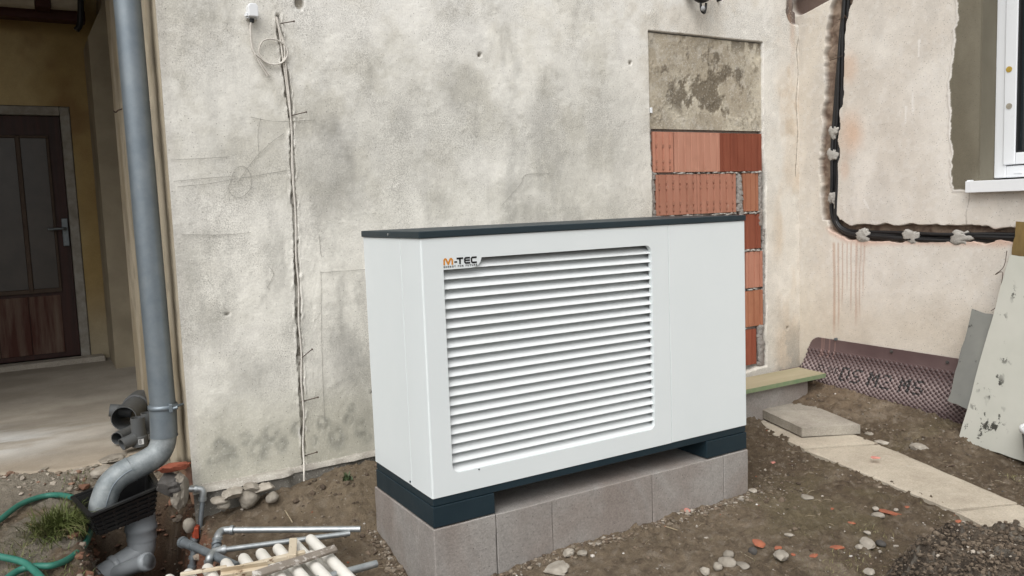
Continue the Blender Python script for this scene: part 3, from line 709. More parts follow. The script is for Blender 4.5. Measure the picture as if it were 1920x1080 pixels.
# leave the window opening free: faces are removed below
side = gridmesh('side_wall', pos, T, 'sideplaster', house, flip=True)
side['label'] = 'pale pinkish plaster wall at right with a black pipe chase'
bm = bmesh.new(); bm.from_mesh(side.data)
WT, WB, WE = 2.75, 1.195, -1.62
kill = [f for f in bm.faces if WE < f.calc_center_median().y + YW < WY and WB < f.calc_center_median().z < WT]
bmesh.ops.delete(bm, geom=kill, context='FACES'); bm.to_mesh(side.data); bm.free()
DEP = .135
rev = simple('fresh_cement', (.170, .153, .112), (.14, .126, .092), .92, 0, 5, st=(1, 1, .5))
mb = MB(); mb.box((XR + .0005, WY - .005, WB - .02), (XR + .26, WY + .05, WT + .1)); mb.box((XR + .003, WE - .05, WB - .02), (XR + .26, WE + .004, WT + .1))
mb.box((XR + .003, WE, WT - .004), (XR + .26, WY, WT + .1)); mb.box((XR + .003, WE - .05, WB - .1), (XR + .26, WY + .05, WB + .003)); mb.build('window_reveal', rev, side)
# window
win = MB()
fx0 = XR + DEP; y1 = WY - .005; y0 = WE + .008; z0 = WB + .018; z1 = WT - .02
win.box((fx0, y1 - .062, z0), (fx0 + .07, y1, z1), .004); win.box((fx0, y0, z0), (fx0 + .07, y0 + .062, z1), .004)
win.box((fx0 + .001, y0 + .0625, z0), (fx0 + .07, y1 - .0625, z0 + .062), .004); win.box((fx0 + .001, y0 + .0625, z1 - .062), (fx0 + .07, y1 - .0625, z1), .004)
win = win.build('window', 'upvc', house)
sx = fx0 + .004; a1 = y1 - .050; a0 = y0 + .068; b0 = z0 + .068; b1 = z1 - .068
s_ = MB(); s_.box((sx - .012, a1 - .062, b0), (sx + .05, a1, b1), .004); s_.box((sx - .012, a0, b0), (sx + .05, a0 + .062, b1), .004)
s_.box((sx - .011, a0 + .0625, b0), (sx + .05, a1 - .0625, b0 + .062), .004); s_.box((sx - .011, a0 + .0625, b1 - .062), (sx + .05, a1 - .0625, b1), .004); s_.build('sash', 'upvc', win)
g_ = MB(); c1_, c0_, e0, e1 = a1 - .0625, a0 + .0625, b0 + .0625, b1 - .0625
for (lo, hi) in (((sx - .004, c1_ - .010, e0), (sx + .03, c1_, e1)), ((sx - .004, c0_, e0), (sx + .03, c0_ + .01, e1)), ((sx - .0035, c0_ + .011, e0), (sx + .03, c1_ - .011, e0 + .01)), ((sx - .0035, c0_ + .011, e1 - .01), (sx + .03, c1_ - .011, e1))): g_.box(lo, hi)
g_.build('gasket', 'gasket', win)
MB().box((sx + .018, c0_ + .008, e0 + .008), (sx + .026, c1_ - .008, e1 - .008)).build('glass', 'glass', win)
for (v, m) in ((130, 'sticker_yellow'), (199, 'sticker_grey')):
    q = at(0, sx - .013, 1892, v); mb = MB(); mb.tube([(sx - .0145, q[1], q[2]), (sx - .0122, q[1], q[2])], .0155, 20, smooth=False); mb.build('paper_dot', m, win)
q = at(0, fx0, 1906, 323); mb = MB(); mb.box((fx0 - .004, q[1] - .03, q[2] - .006), (fx0 + .001, q[1] + .012, q[2] + .002), .001); mb.build('drain_cap', 'upvc', win)
mb = MB(); st0 = (XR - .050)
mb.box((st0, WE - .03, 1.184), (fx0 + .03, -.092, 1.200), .002); mb.box((st0 - .004, WE - .03, 1.140), (st0 + .012, -.092, 1.2015), .002); mb.box((st0 + .008, -.108, 1.198), (fx0 - .002, -.092, 1.208), .003)
mb.build('sill', 'upvc', win)

# plaster dabs holding the black pipes
DABS = ((1563, 248, .05, .055), (1561, 291, .055, .06), (1560, 371, .05, .05), (1617, 441, .065, .06), (1706, 444, .07, .055), (1803, 446, .085, .05))
for (u, v, sy, sz) in DABS:
    y0, zc = onside(u, v); mb = MB(); bm = bmesh.new(); bmesh.ops.create_icosphere(bm, subdivisions=4, radius=1)
    pv = np.array([tuple(w.co) for w in bm.verts]); pv = np.sign(pv) * np.abs(pv) ** .75; k = 1 + 1.5 * (fbm(P3(pv[:, 1], pv[:, 2]) + u, 1.7, 4, u, .6) - .5)
    for w, kk, pp in zip(bm.verts, k, pv): w.co = Vector((XR + .008 + pp[0] * .017 * min(kk, 1.1), y0 + pp[1] * sy * kk * .66, zc + pp[2] * sz * kk * .7))
    mb.addbm(bm, True); mb.build('plaster_dab', 'dabs', side)
# nails / wires across the vertical chase
for (u0, v0, u1, v1) in ((1556, 113, 1580, 104), (1570, 38, 1586, 30), (1583, 28, 1590, 34)):
    a = at(0, XR - .008, u0, v0); b = at(0, XR - .018, u1, v1)
    tag(MB().tube([a, (a + b) / 2 + np.array([-.004, 0, -.004]), b], .0022, 6).build('wire_tie', 'rustnail'), {113: 'thin bent wire across the black pipes, lowest of those on the right wall', 38: 'short wire over the black pipes at the very top of the chase', 28: 'tiny wire stub to the right of the black pipes at top'}[v0], 'wire')

# ------------------------------------------------------------------ heat pump
HW, HD = 1.6, .558
ZB0, ZF, ZB, ZL, ZT = 0.0, .079, .110, 1.055, 1.080
hp = thing('heat_pump', 'large white louvred heat pump with dark petrol lid and base on concrete blocks', 'heat pump', (0, 0, 0))
# front panel with rounded opening and the notch for the maker's plate
PX1 = 1.1445; ox0, ox1, oz0, oz1 = .086, 1.053, .189, .974; rr = .030
def arc(cx, cz, r, a0, a1, n=7): return [(cx + r * math.cos(math.radians(a0 + (a1 - a0) * i / n)), cz + r * math.sin(math.radians(a0 + (a1 - a0) * i / n))) for i in range(n + 1)]
hole = arc(ox0 + rr, oz0 + rr, rr, 180, 270) + arc(ox1 - rr, oz0 + rr, rr, 270, 360) + arc(ox1 - rr, oz1 - rr, rr, 0, 90) + [(.2435, oz1)] + arc(.2035, .9795, .0400, -8, -90) + [(.196, .9385), (ox0, .9385)]
outer = [(.006, ZB + .001), (PX1, ZB + .001), (PX1, ZL - .001), (.006, ZL - .001)]
bm = bmesh.new()
def loop(pts): 
    vs_ = [bm.verts.new((x, 0, z)) for x, z in pts]; return vs_, [bm.edges.new((vs_[i], vs_[(i + 1) % len(vs_)])) for i in range(len(vs_))]
lo_, le = loop(outer); lh, lhe = loop(hole)
bmesh.ops.triangle_fill(bm, edges=le + lhe, use_beauty=True, normal=(0, -1, 0))
for f in bm.faces:
    f.normal_update()
    if f.normal.y > 0: f.normal_flip()
for L, dep in ((lo_, .02), (lh, .022)):
    n = len(L); b = [bm.verts.new((v.co.x, dep, v.co.z)) for v in L]
    for i in range(n): bm.faces.new((L[i], L[(i + 1) % n], b[(i + 1) % n], b[i]))
bmesh.ops.recalc_face_normals(bm, faces=bm.faces)
fp = MB().addbm(bm).build('front_panel', 'panel_white', hp)
bv = fp.modifiers.new('edge', 'BEVEL'); bv.width = .0022; bv.segments = 2; bv.limit_method = 'ANGLE'; bv.angle_limit = math.radians(50)
# corner and left side
mb = MB(); n = 6
cr = [(.0062 - .006 * math.cos(a), .0062 - .006 * math.sin(a)) for a in np.linspace(0, math.pi / 2, n)]
prof = [(.0002, .178)] + [(x, y) for x, y in cr]
v = [(x, y, z) for z in (ZB + .001, ZL - .001) for x, y in prof]; m = len(prof)
mb.add(v, [[i, m + i, m + i + 1, i + 1] for i in range(m - 1)], True)
mb.box((.004, .0225, ZB + .002), (.012, .1775, ZL - .002)); mb.build('corner_strip', 'panel_white', hp)
MB().box((0, .1805, ZB + .001), (.02, HD, ZL - .001), .0015).build('side_panel', 'panel_white', hp)
MB().box((HW - .02, 0.021, ZB + .001), (HW, HD, ZL - .001), .0015).build('side_panel', 'panel_white', hp)
MB().box((.021, HD - .02, ZB + .001), (HW - .021, HD - .001, ZL - .001), .0015).build('rear_panel', 'panel_white', hp)
MB().box((PX1 + .0022, 0, ZB + .001), (HW, .02, ZL - .001), .0022, 2).build('service_panel', 'panel_white', hp)
MB().box((.024, .105, ZB + .01), (HW - .03, .115, ZL - .01)).build('inner_backing', 'black', hp)  # black sheet standing in for the shade behind the slats
MB().box((PX1 - .004, .0215, ZB + .01), (PX1 + .008, .03, ZL - .01)).build('seam_strip', 'black', hp)
mb = MB(); mb.tube([(.0135, .045 + .0, .118), (.0035 - .005, .183, .118)][:0] or [(-.0035, .194, .124), (.002, .194, .124)], .004, 10, smooth=False); mb.build('screw', 'petrol', hp)
mb = MB(); xq = at(1, 0, 898, 880); mb.tube([(xq[0], -.002, xq[2]), (xq[0], .002, xq[2])], .003, 8, smooth=False); mb.build('screw', 'petrol', hp)
# slats: curved blades, lower edge out front, upper edge set back
NS = 22; pit = (oz1 - oz0) / NS
sm = None
for i in range(NS):
    zb = oz0 + i * pit
    if sm is None:
        mb = MB(); prof = [(.034 - .0 , -.004)]
        pr = [(.000, 0), (.000, .0014), (.0020, .0040), (.0095, .0108), (.023, .0198), (.043, .0304), (.076, .0425), (.076, .0405), (.043, .0284), (.0235, .0178), (.011, .0092), (.003, .002), (.002, 0)]
        n = len(pr); v = [(x, y, z) for x in (ox0 - .03, ox1 + .03) for y, z in pr]
        mb.add(v, [[j, n + j, n + (j + 1) % n, (j + 1) % n] for j in range(n)], False); mb.add([(x, y, z) for x in (ox0 - .03,) for y, z in pr], [list(range(n))]); mb.add([(x, y, z) for x in (ox1 + .03,) for y, z in pr], [list(range(n))[::-1]])
        so_ = mb.build('slat', 'slat_white', hp); sm = so_
        bmx = bmesh.new(); bmx.from_mesh(so_.data); bmesh.ops.recalc_face_normals(bmx, faces=bmx.faces); bmx.to_mesh(so_.data); bmx.free()
        for pl_ in so_.data.polygons: pl_.use_smooth = False
        so_.location = (0, .010, zb)
    else:
        c_ = sm.copy(); COL.objects.link(c_); c_.parent = hp; c_.location = (0, .010, zb)
# lid
lid = MB().box((-.006, -.006, ZL), (HW + .004, HD + .006, ZT), .003, 2).build('lid', 'lid', hp)
q = at(0, -.006, 728, 439.5); mb = MB(); mb.tube([(-.0085, q[1], q[2]), (-.004, q[1], q[2])], .0045, 10, smooth=False); mb.build('screw', 'steel', lid)
# base
MB().box((.003, .003, ZF + .002), (HW - .003, HD - .002, ZB), .0015).build('base_frame', 'petrol', hp)
MB().box((0, 0, .0015), (.2565, HD, ZF), .002, 2).build('foot', 'petrol', hp)
MB().box((1.3485, 0, .0015), (HW, HD, ZF), .002, 2).build('foot', 'petrol', hp)
# maker's lettering, flat print on the plate
def stroke(mb, pts, w, z=-.0009):
    pts = [np.array(q_, float) for q_ in pts]
    for a, b in zip(pts[:-1], pts[1:]):
        d = (b - a) / np.linalg.norm(b - a); nn = np.array([-d[1], d[0]]) * w / 2
        z -= .000012; q4 = [a - nn, b - nn, b + nn, a + nn]; mb.add([(x, z, y) for x, y in q4], [[0, 1, 2, 3]])
    for a in pts[1:-1]:
        z -= .000012; mb.add([(a[0] + w / 2 * math.cos(t_), z, a[1] + w / 2 * math.sin(t_)) for t_ in np.linspace(0, 2 * math.pi, 12, endpoint=False)], [list(range(12))])
LX0 = .0865; LZ0 = .955 + .0; LH = .0245
mb = MB(); w = .0070; a = LX0 + w / 2; b = LX0 + .0385
stroke(mb, [(a, LZ0), (a, LZ0 + LH * .72), (a + .0045, LZ0 + LH * .9), (a + .0085, LZ0 + LH * .84), ((a + b) / 2, LZ0 + .003), (b - .0085, LZ0 + LH * .84), (b - .0045, LZ0 + LH * .9), (b, LZ0 + LH * .72), (b, LZ0)], w)
mb.v = [v_ * [.92, 1, 1] + [LX0 * .08, 0, 0] for v_ in mb.v]; mb.build('logo_letter', 'orange', hp)
mb = MB()
x = LX0 + .0475; stroke(mb, [(x, LZ0 + .009), (x + .0125, LZ0 + .009)], .0055)
x = LX0 + .058; stroke(mb, [(x, LZ0 + LH - .0035), (x + .029, LZ0 + LH - .0035)], .0066); stroke(mb, [(x + .0145, LZ0 + LH - .004), (x + .0145, LZ0)], .0072)
def ec(x, mid):
    wq = .026
    stroke(mb, [(x + wq, LZ0 + LH - .0035), (x + .006, LZ0 + LH - .0035), (x + .0025, LZ0 + LH - .007), (x + .0025, LZ0 + .006), (x + .006, LZ0 + .0027), (x + wq, LZ0 + .0027)], .0066)
    if mid: stroke(mb, [(x + .003, LZ0 + LH * .5), (x + wq - .001, LZ0 + LH * .5)], .0058)
ec(LX0 + .0915, True); ec(LX0 + .1215, False)
mb.v = [v_ * [.92, 1, 1] + [LX0 * .08, 0, 0] for v_ in mb.v]; mb.build('logo_letters', 'ink', hp)
cu = bpy.data.curves.new('strap', 'FONT'); cu.body = 'ENERGY FOR FUTURE'; cu.size = .0088; cu.space_character = 1.55; cu.space_word = 1.3; cu.offset = .00035
to = bpy.data.objects.new('strap', cu); COL.objects.link(to)
bpy.context.view_layer.update()
me = bpy.data.meshes.new_from_object(to.evaluated_get(bpy.context.evaluated_depsgraph_get())); bpy.data.objects.remove(to)
vv = np.array([tuple(v_.co) for v_ in me.vertices]); vv[:, 0] *= .136 / max(vv[:, 0].max(), 1e-6)
mb = MB(); mb.add(np.stack([vv[:, 0] + LX0, np.full(len(vv), -.001), vv[:, 1] + .9455], 1), [list(f_.vertices) for f_ in me.polygons]); mb.build('logo_motto', 'ink', hp)

# ------------------------------------------------------------------ block plinth
pl = thing('block_plinth', 'plinth of grey concrete blocks carrying the white heat pump', 'plinth', (0, 0, -.42))
def cblock(lo, hi, name='concrete_block', parent=None, mat='block', label=None, bev=.003, nsub=7, amp=.002):
    lo = np.array(lo, float); hi = np.array(hi, float)
    bm = bmesh.new(); bmesh.ops.create_cube(bm, size=1)
    for v in bm.verts: v.co = Vector(v.co[i] * (hi - lo)[i] + (lo + hi)[i] / 2 for i in range(3))
    bmesh.ops.bevel(bm, geom=bm.edges[:], offset=bev, segments=1, affect='EDGES')
    ed = [e for e in bm.edges if e.calc_length() > .06]; bmesh.ops.subdivide_edges(bm, edges=ed, cuts=nsub, use_grid_fill=True)
    pv = np.array([tuple(v.co) for v in bm.verts]); k = amp * (fbm(pv + lo[0] * 7, 14, 4, 300) - .5) * 2 + amp * .8 * (fbm(pv, 60, 2, 301) - .5)
    cc = (lo + hi) / 2
    for v, kk in zip(bm.verts, k):
        d = (np.array(v.co) - cc) / (hi - lo); d = np.where(np.abs(d) > .45, np.sign(d), 0); v.co += Vector(d * kk)
    return MB().addbm(bm).build(name, mat, parent, label=label)
zb_ = -.42
fr = [(-.003, .2555), (.2595, .5125), (.5145, 1.0275), (1.0295, 1.4485), (1.450, 1.603)]
for i, (a, b) in enumerate(fr):
    cblock((a, -.004 + (.0012, 0, .0015, .0005, -.001)[i], zb_), (b, .405 if i == 0 else .28, -.0035 - .001 * (i % 2)), parent=pl)
cblock((-.001, .4085, zb_), (.2555, .585, -.0045), parent=pl)
for i, (a, b) in enumerate([(.2595, .7), (.703, 1.15), (1.153, 1.603)]): cblock((a, .2835, zb_), (b, .585, -.008), parent=pl)

# ------------------------------------------------------------------ garden path, loose slab, board and block
path = PATH
def poly_slab(pts, zt, th, name, mat, parent, nz=(0, 0), wig=.005, seed=0):
    """slab with a slightly uneven top from a four sided outline"""
    P = [np.array(q_, float) for q_ in pts]; n = 26; g = np.linspace(0, 1, n)
    U, V = np.meshgrid(g, g); X = (1 - V) * ((1 - U) * P[0][0] + U * P[1][0]) + V * ((1 - U) * P[3][0] + U * P[2][0]); Y = (1 - V) * ((1 - U) * P[0][1] + U * P[1][1]) + V * ((1 - U) * P[3][1] + U * P[2][1])
    p = P3(X, Y); e = np.minimum.reduce([U, 1 - U, V, 1 - V])
    X = X + wig * 2 * (fbm(p, 9, 4, 400 + seed) - .5) * (e < .03); Y = Y + wig * 2 * (fbm(p, 9, 4, 410 + seed) - .5) * (e < .03)
    Z = zt + nz[0] * (X - P[0][0]) + nz[1] * (Y - P[0][1]) + wig * .9 * (fbm(p, 7, 4, 420 + seed) - .5) - .004 * (e < .01)
    v = np.stack([X, Y, Z], -1).reshape(-1, 3); f = [[j * n + i, j * n + i + 1, (j + 1) * n + i + 1, (j + 1) * n + i] for j in range(n - 1) for i in range(n - 1)]
    rim = [i for i in range(n)] + [i * n + n - 1 for i in range(1, n)] + [(n - 1) * n + i for i in range(n - 2, -1, -1)] + [i * n for i in range(n - 2, 0, -1)]
    lowv = v[rim] - [0, 0, th]; m = len(rim); b0_ = len(v)
    f += [[rim[i], rim[(i + 1) % m], b0_ + (i + 1) % m, b0_ + i] for i in range(m)] + [[b0_ + i for i in range(m)]]
    bm = bmesh.new(); vs_ = [bm.verts.new(q_) for q_ in np.vstack([v, lowv])]
    for q_ in f: bm.faces.new([vs_[i] for i in q_])
    bmesh.ops.recalc_face_normals(bm, faces=bm.faces)
    return MB().addbm(bm).build(name, mat, parent)
pathmat = concrete('path_concrete', (.50, .445, .36), (.39, .34, .27), .5, .03)
MAT['path'] = pathmat
pth = bpy.data.objects.new('garden_path', None); COL.objects.link(pth); ORG[pth] = np.zeros(3); tag(pth, kind='structure')
for i, q_ in enumerate(path): poly_slab(q_, -.172 - .003 * i, .07, 'path_slab', 'path', pth, wig=.007, seed=i)
ls = poly_slab(((2.56, .84), (2.885, .722), (2.70, .20), (2.395, .345)), -.106, .05, 'loose_paving_slab', 'slab', None, (-.010, .012), .004, 9)
tag(ls, 'grey square paving slab lying crooked across the end of the concrete path', 'paving slab')
b = cblock((2.33, .74, -.27), (2.93, .93, .010), 'kerb_block', None, 'block'); tag(b, 'grey concrete block standing under the greenish board by the brick infill', 'block')
bd = MB(); bd.box((2.22, .715, .022), (3.165, .935, .058), .003, 1, mi=0)
bm = bmesh.new(); bmesh.ops.create_cube(bm, size=1)
bo = MB(); bo.prism([(2.22, .70, .020), (3.05, .70, .020), (3.08, .935, .020), (2.22, .935, .020)], (0, 0, .026)); bm.free()
bo = bo.build('green_board', ['wood_board'], None); bo.data.materials.append(MAT['wood_edge'])
for pg in bo.data.polygons:
    if abs(pg.normal.z) < .5: pg.material_index = 1
tag(bo, 'weathered board with mossy green edge lying on the grey concrete block in the corner', 'board')

# ------------------------------------------------------------------ dimpled membrane along the side wall
GL = {'D': ("11110", "10001", "10001", "10001", "10001", "10001", "11110"), 'S': ("01111", "10000", "10000", "01110", "00001", "00001", "11110"), 'M': ("10001", "11011", "10101", "10101", "10001", "10001", "10001"),
      '2': ("01110", "10001", "00001", "00110", "01000", "10000", "11111"), 'O': ("01110", "10001", "10001", "10001", "10001", "10001", "01110"), '1': ("00100", "01100", "00100", "00100", "00100", "00100", "01110")}
mem = thing('dimple_membrane', 'brown dimpled plastic membrane fixed along the foot of the right wall', 'membrane', (XR, .45, 0))
ya, yb = .955, -.62
L = np.arange(0, ya - yb, .0042); H = np.arange(0, .44, .0042)
S, Vv = np.meshgrid(L, H)
topz = .236 - .012 * S
def dimples(a, b, pit):
    r = np.floor(b / (pit * .5)); ax_ = a - (r % 2) * pit / 2; da = (ax_ / pit - np.floor(ax_ / pit) - .5) * pit; db = (b / (pit * .5) - r - .5) * pit * .5
    return sst(.0105, .0045, np.hypot(da, db))
flat = sst(.072, .080, Vv)
dmp = dimples(S, Vv, .0315) * flat
bul = .02 + .075 * sst(.05, .34, Vv) + .022 * np.sin(S * 4.2) * sst(.1, .3, Vv)
Xm = XR - .012 - bul * sst(.0, .2, Vv) - .009 * dmp
endc = sst(.10, 0, S); Xm = Xm - .02 * endc * sst(.05, .2, Vv)
Zm = topz - Vv * (1 - .10 * sst(.1, .4, Vv))
T = lerp(np.array([.100, .066, .066]), (.125, .086, .084), sst(.35, .65, fbm(P3(S, Vv), 5, 4, 500)))
T = lerp(T, (.36, .29, .28), flat * (1 - dmp) * sst(.1, .2, Vv) * sst(.40, .25, Vv) * .8)  # highlights between the dimples, painted into the tint
T = lerp(T, (.055, .034, .034), sst(.25, .6, dmp) * .9)
for k_, wst in ((.10, .007), (.115, .004), (.16, .006), (.20, .005)):
    T = lerp(T, (.27, .17, .15), sst(wst, wst * .4, np.abs(S - k_ + .006 * (fbm(P3(Vv * 0, Vv), 9, 2, int(k_ * 999)) - .5))) * (Vv < .12) * .6)
tx = .30; cellx, cellz = .0165, .0125
for chr_ in 'DS M2 MS':
    if chr_ in GL:
        for r_, row in enumerate(GL[chr_]):
            for c__, b_ in enumerate(row):
                if b_ == '1': T = np.where(((np.abs(S - tx - c__ * cellx * .75) < cellx * .42) & (np.abs(Vv - .165 - r_ * cellz) < cellz * .52))[..., None], np.array([.022, .02, .02]) * (1 + .6 * (1 - dmp))[..., None], T)
    tx += cellx * 5.0 if chr_ != ' ' else cellx * 2
tx = .115
for chr_ in 'SO M1D':
    if chr_ in GL:
        for r_, row in enumerate(GL[chr_]):
            for c__, b_ in enumerate(row):
                if b_ == '1': T = np.where(((np.abs(S - tx - c__ * .0045) < .0024) & (np.abs(Vv - .175 - r_ * .0052) < .0028))[..., None], np.array([.035, .03, .03]), T)
    tx += .027
sheet = gridmesh('sheet', np.stack([Xm, ya - S, Zm], -1), T, 'membrane', mem, flip=False)
bm = bmesh.new(); bm.from_mesh(sheet.data)
kill = [f for f in bm.faces if (lambda s_, v_: s_ < .085 and v_ < .085 and math.hypot(s_ - .085, v_ - .085) > .085)(ya - (f.calc_center_median().y + .45), .236 - f.calc_center_median().z)]
bmesh.ops.delete(bm, geom=kill, context='FACES'); bm.to_mesh(sheet.data); bm.free()
so2 = sheet.modifiers.new('thick', 'SOLIDIFY'); so2.thickness = .002
# short piece turned round the corner along the main wall
S2, V2 = np.meshgrid(np.arange(0, .26, .0042), np.arange(0, .24, .0042)); d2 = dimples(S2, V2, .0315)
T2 = lerp(np.array([.10, .07, .07]), (.20, .155, .15), (1 - d2) * .8)  # same painted highlight between the dimples
Y2 = .985 - .10 * sst(0, .24, V2) - .009 * d2 + .04 * sst(.18, .26, S2)
gridmesh('corner_flap', np.stack([2.955 + S2 + .03 * V2, Y2, .035 - V2 * .95 - .15 * sst(.20, .0, S2) * V2], -1), T2, 'membrane', mem, flip=True)
for u, v_ in ((1567, 636), (1672, 659), (1777, 679)):
    q_ = at(0, XR - .014, u, v_); mb = MB(); mb.tube([(XR - .0215, q_[1], q_[2]), (XR - .006, q_[1], q_[2])], .009, 12, smooth=False); mb.tube([(XR - .026, q_[1], q_[2]), (XR - .0216, q_[1], q_[2])], .0045, 8, smooth=False); mb.build('fixing', 'darkstone' if u != 1567 else 'galv_dull', mem)

# ------------------------------------------------------------------ leaning sheets
def leaning(name, mat, bl, br, tl, th, label, cat, cut=None, parent=None):
    bl, br, tl = (np.array(q_, float) for q_ in (bl, br, tl)); u = br - bl; v_ = tl - bl; nn = np.cross(u, v_); nn /= np.linalg.norm(nn)
    if nn[0] > 0: nn = -nn
    mb = MB(); n = 12; pts = []
    for i in range(n): pts.append(bl + u * i / n)
    for i in range(n): pts.append(br + v_ * i / n)
    for i in range(n): pts.append(br + v_ - u * i / n)
    for i in range(n): pts.append(tl - v_ * i / n)
    pts = [q_ + (u / np.linalg.norm(u) * random.uniform(-.004, .004) + v_ / np.linalg.norm(v_) * random.uniform(-.004, .004)) for q_ in pts]
    mb.prism(pts, -nn * th); o = mb.build(name, mat); tag(o, label, cat)
    return o
gp_bl = at(2, -.165, 1797, 824); gp_tl = at(0, 3.165, 1893, 478)
dirb = at(2, -.175, 1960, 880) - gp_bl; gp_br = gp_bl + dirb / np.linalg.norm(dirb) * .75
leaning('pale_green_panel', 'greenpanel', gp_bl, gp_br, gp_tl, .016, 'large pale grey green panel with black flaked spots leaning on the right wall', 'panel')
bt0 = at(0, 3.19, 1893, 500); bt1 = at(0, 3.205, 1906, 414)
leaning('brown_board', 'brownwood', bt0, bt0 + np.array([0, -.6, -.05]), bt1, .018, 'brown wooden board showing above the top of the pale green panel', 'board')
g_bl = at(0, 3.04, 1777, 752); g_tl = at(0, 3.15, 1823, 580); g_br = at(0, 3.02, 1812, 766)
leaning('grey_fibre_sheet', 'greysheet', g_bl, g_bl + (g_br - g_bl) / np.linalg.norm(g_br - g_bl) * .34, g_tl, .012, 'grey fibre cement sheet leaning behind the left edge of the pale green panel', 'sheet')
w0 = [at(0, 3.14, *q_) for q_ in ((1888, 470), (1882, 500), (1866, 515), (1880, 512), (1872, 560), (1868, 575), (1858, 583))]
tag(MB().tube(spline(w0, 6), .0018, 6).build('loose_wire', 'rustnail'), 'thin rusty wire curling along the left edge of the pale green panel', 'wire')
bq = at(2, .01, 1964, 806) + np.array([.10, .06, 0]); mb = MB(); prof = [(.085, 0), (.105, .17), (.112, .17), (.112, .185), (.104, .185), (.083, .01)]
bk = thing('bucket', 'dark bucket with pale rim at the right edge in front of the pale green panel', 'bucket', (bq[0] - .10, bq[1] - .06, -.17))
def lathe(mb, c, prof, seg=28, smooth=True):
    n = len(prof); v = [(c[0] + r * math.cos(2 * math.pi * j / seg), c[1] + r * math.sin(2 * math.pi * j / seg), c[2] + z) for r, z in prof for j in range(seg)]
    return mb.add(v, [[i * seg + j, i * seg + (j + 1) % seg, (i + 1) * seg + (j + 1) % seg, (i + 1) * seg + j] for i in range(n - 1) for j in range(seg)], smooth)
bc = np.array(bk.location)
lathe(MB(), bc, [(.001, 0), (.085, 0), (.105, .17), (.099, .17), (.08, .012), (.001, .012)]).build('shell', 'bucket', bk)
lathe(MB(), bc, [(.106, .160), (.113, .162), (.113, .186), (.100, .186), (.100, .172)]).build('rim', 'upvc', bk)

# ------------------------------------------------------------------ black pipes in the chase
cab = thing('black_pipes', 'bundle of black pipes running down and along the chase in the right wall', 'pipes', (XR, .7, 1.0))
base = [(1590, -40), (1584, 0), (1579, 60), (1576, 120), (1572, 200), (1567, 270), (1565, 340), (1563, 395), (1568, 420), (1583, 434), (1610, 439), (1660, 441), (1706, 442), (1760, 443), (1803, 443), (1850, 444), (1905, 446)]
for i in range(4):
    pts = []
    for k_, (u, v_) in enumerate(base):
        y_, z_ = onside(u, v_); vert = 1 - sst(405, 438, v_) if k_ < 11 else 0
        o_ = (i - 1.5) * .014 + .004 * math.sin(k_ * 1.3 + i * 2)
        q_ = np.array([XR + .016 + .012 * math.sin(k_ * .9 + i * 1.7), y_ - o_ * vert + .008 * vert, z_ + o_ * .8 * (1 - vert) - .004])
        pts.append(q_)
    MB().tube(spline(pts, 6), .0105 if i else .0115, 10).build('pipe', 'cable_black', cab)

# ------------------------------------------------------------------ white cable, socket box, nails
def wp(u, v, off=.008): q_ = at(1, YW - off, u, v); return q_
cb = thing('wall_cable', 'long white cable laid in the narrow vertical chase of the grey wall', 'cable', (-.14, YW, .9))
q_ = [wp(517, 31, .012), wp(524, 60, .006), wp(529, 100, .008), wp(536, 150, .004)] + [wp(u + (2 if i % 2 else -1), v, .002) for i, (u, v) in enumerate(((542, 190), (545, 240), (549, 320), (552, 400), (556, 480), (558, 540), (561, 600), (563, 660), (566, 720), (568, 780), (569, 830)))] + [wp(570, 868, .03), wp(570, 885, .085), wp(570, 902, .092)]
MB().tube(spline(q_, 6), .0042, 8).build('sheath', 'cable_white', cb)
q2_ = [wp(519, 32, .014), wp(525, 58, .016), wp(533, 80, .016), wp(534, 100, .015), wp(537, 135, .01), wp(543, 190, .006), wp(547, 260, .003), wp(551, 350, .0025), wp(557, 450, .002)]
MB().tube(spline(q2_, 6), .0034, 8).build('sheath', 'cable_white', cb)
jb = thing('socket_box', 'small white outdoor sensor box high on the grey wall with a looped cable', 'box', tuple(wp(470, 36, 0)))
c = wp(470, 24, 0)
mb = MB(); mb.prism([(c[0] - .021, YW - .052, c[2] - .026), (c[0] + .021, YW - .052, c[2] - .026), (c[0] + .021, YW - .052, c[2] + .018), (c[0] + .013, YW - .052, c[2] + .030), (c[0] - .013, YW - .052, c[2] + .030), (c[0] - .021, YW - .052, c[2] + .018)], (0, .052, 0))
o = mb.build('cover', 'upvc', jb); bv = o.modifiers.new('edge', 'BEVEL'); bv.width = .004; bv.segments = 2
MB().box((c[0] - .026, YW - .03, c[2] - .030), (c[0] + .024, YW - .002, c[2] - .0265), .001).box((c[0] - .030, YW - .034, c[2] - .024), (c[0] - .0215, YW - .008, c[2] - .008), .002).build('flap', 'upvc', jb)
mb = MB(); mb.tube([(c[0] - .003, YW - .024, c[2] - .0305), (c[0] - .003, YW - .024, c[2] - .046)], .010, 12); mb.build('gland', 'gasket', jb)
lp = thing('looped_cable', 'white cable looped once beneath the small white box', 'cable', tuple(wp(490, 90, 0)))
A = [wp(470.5, 42, .024), wp(470, 60, .02), wp(472, 82, .016), (wp(476, 97, .016)), wp(486, 112, .014), wp(497, 129, .012), wp(505, 141, .01)]
MB().tube(spline(A, 6), .0048, 8).build('sheath', 'cable_white', lp)
B = [wp(502, 143, .016), wp(490, 124, .018), wp(478, 102, .02), wp(485, 106, .02), wp(499, 117, .018), wp(515, 121, .018), wp(531, 116, .018), wp(539, 102, .018), wp(536, 87, .018), wp(524, 77, .018), wp(508, 73, .018), wp(493, 77, .018), wp(486, 92, .012), wp(488, 104, .01), wp(505, 119, .013), wp(525, 119, .012), wp(534, 106, .012), wp(532, 85, .014), wp(526, 62, .014), wp(519, 34, .012)]
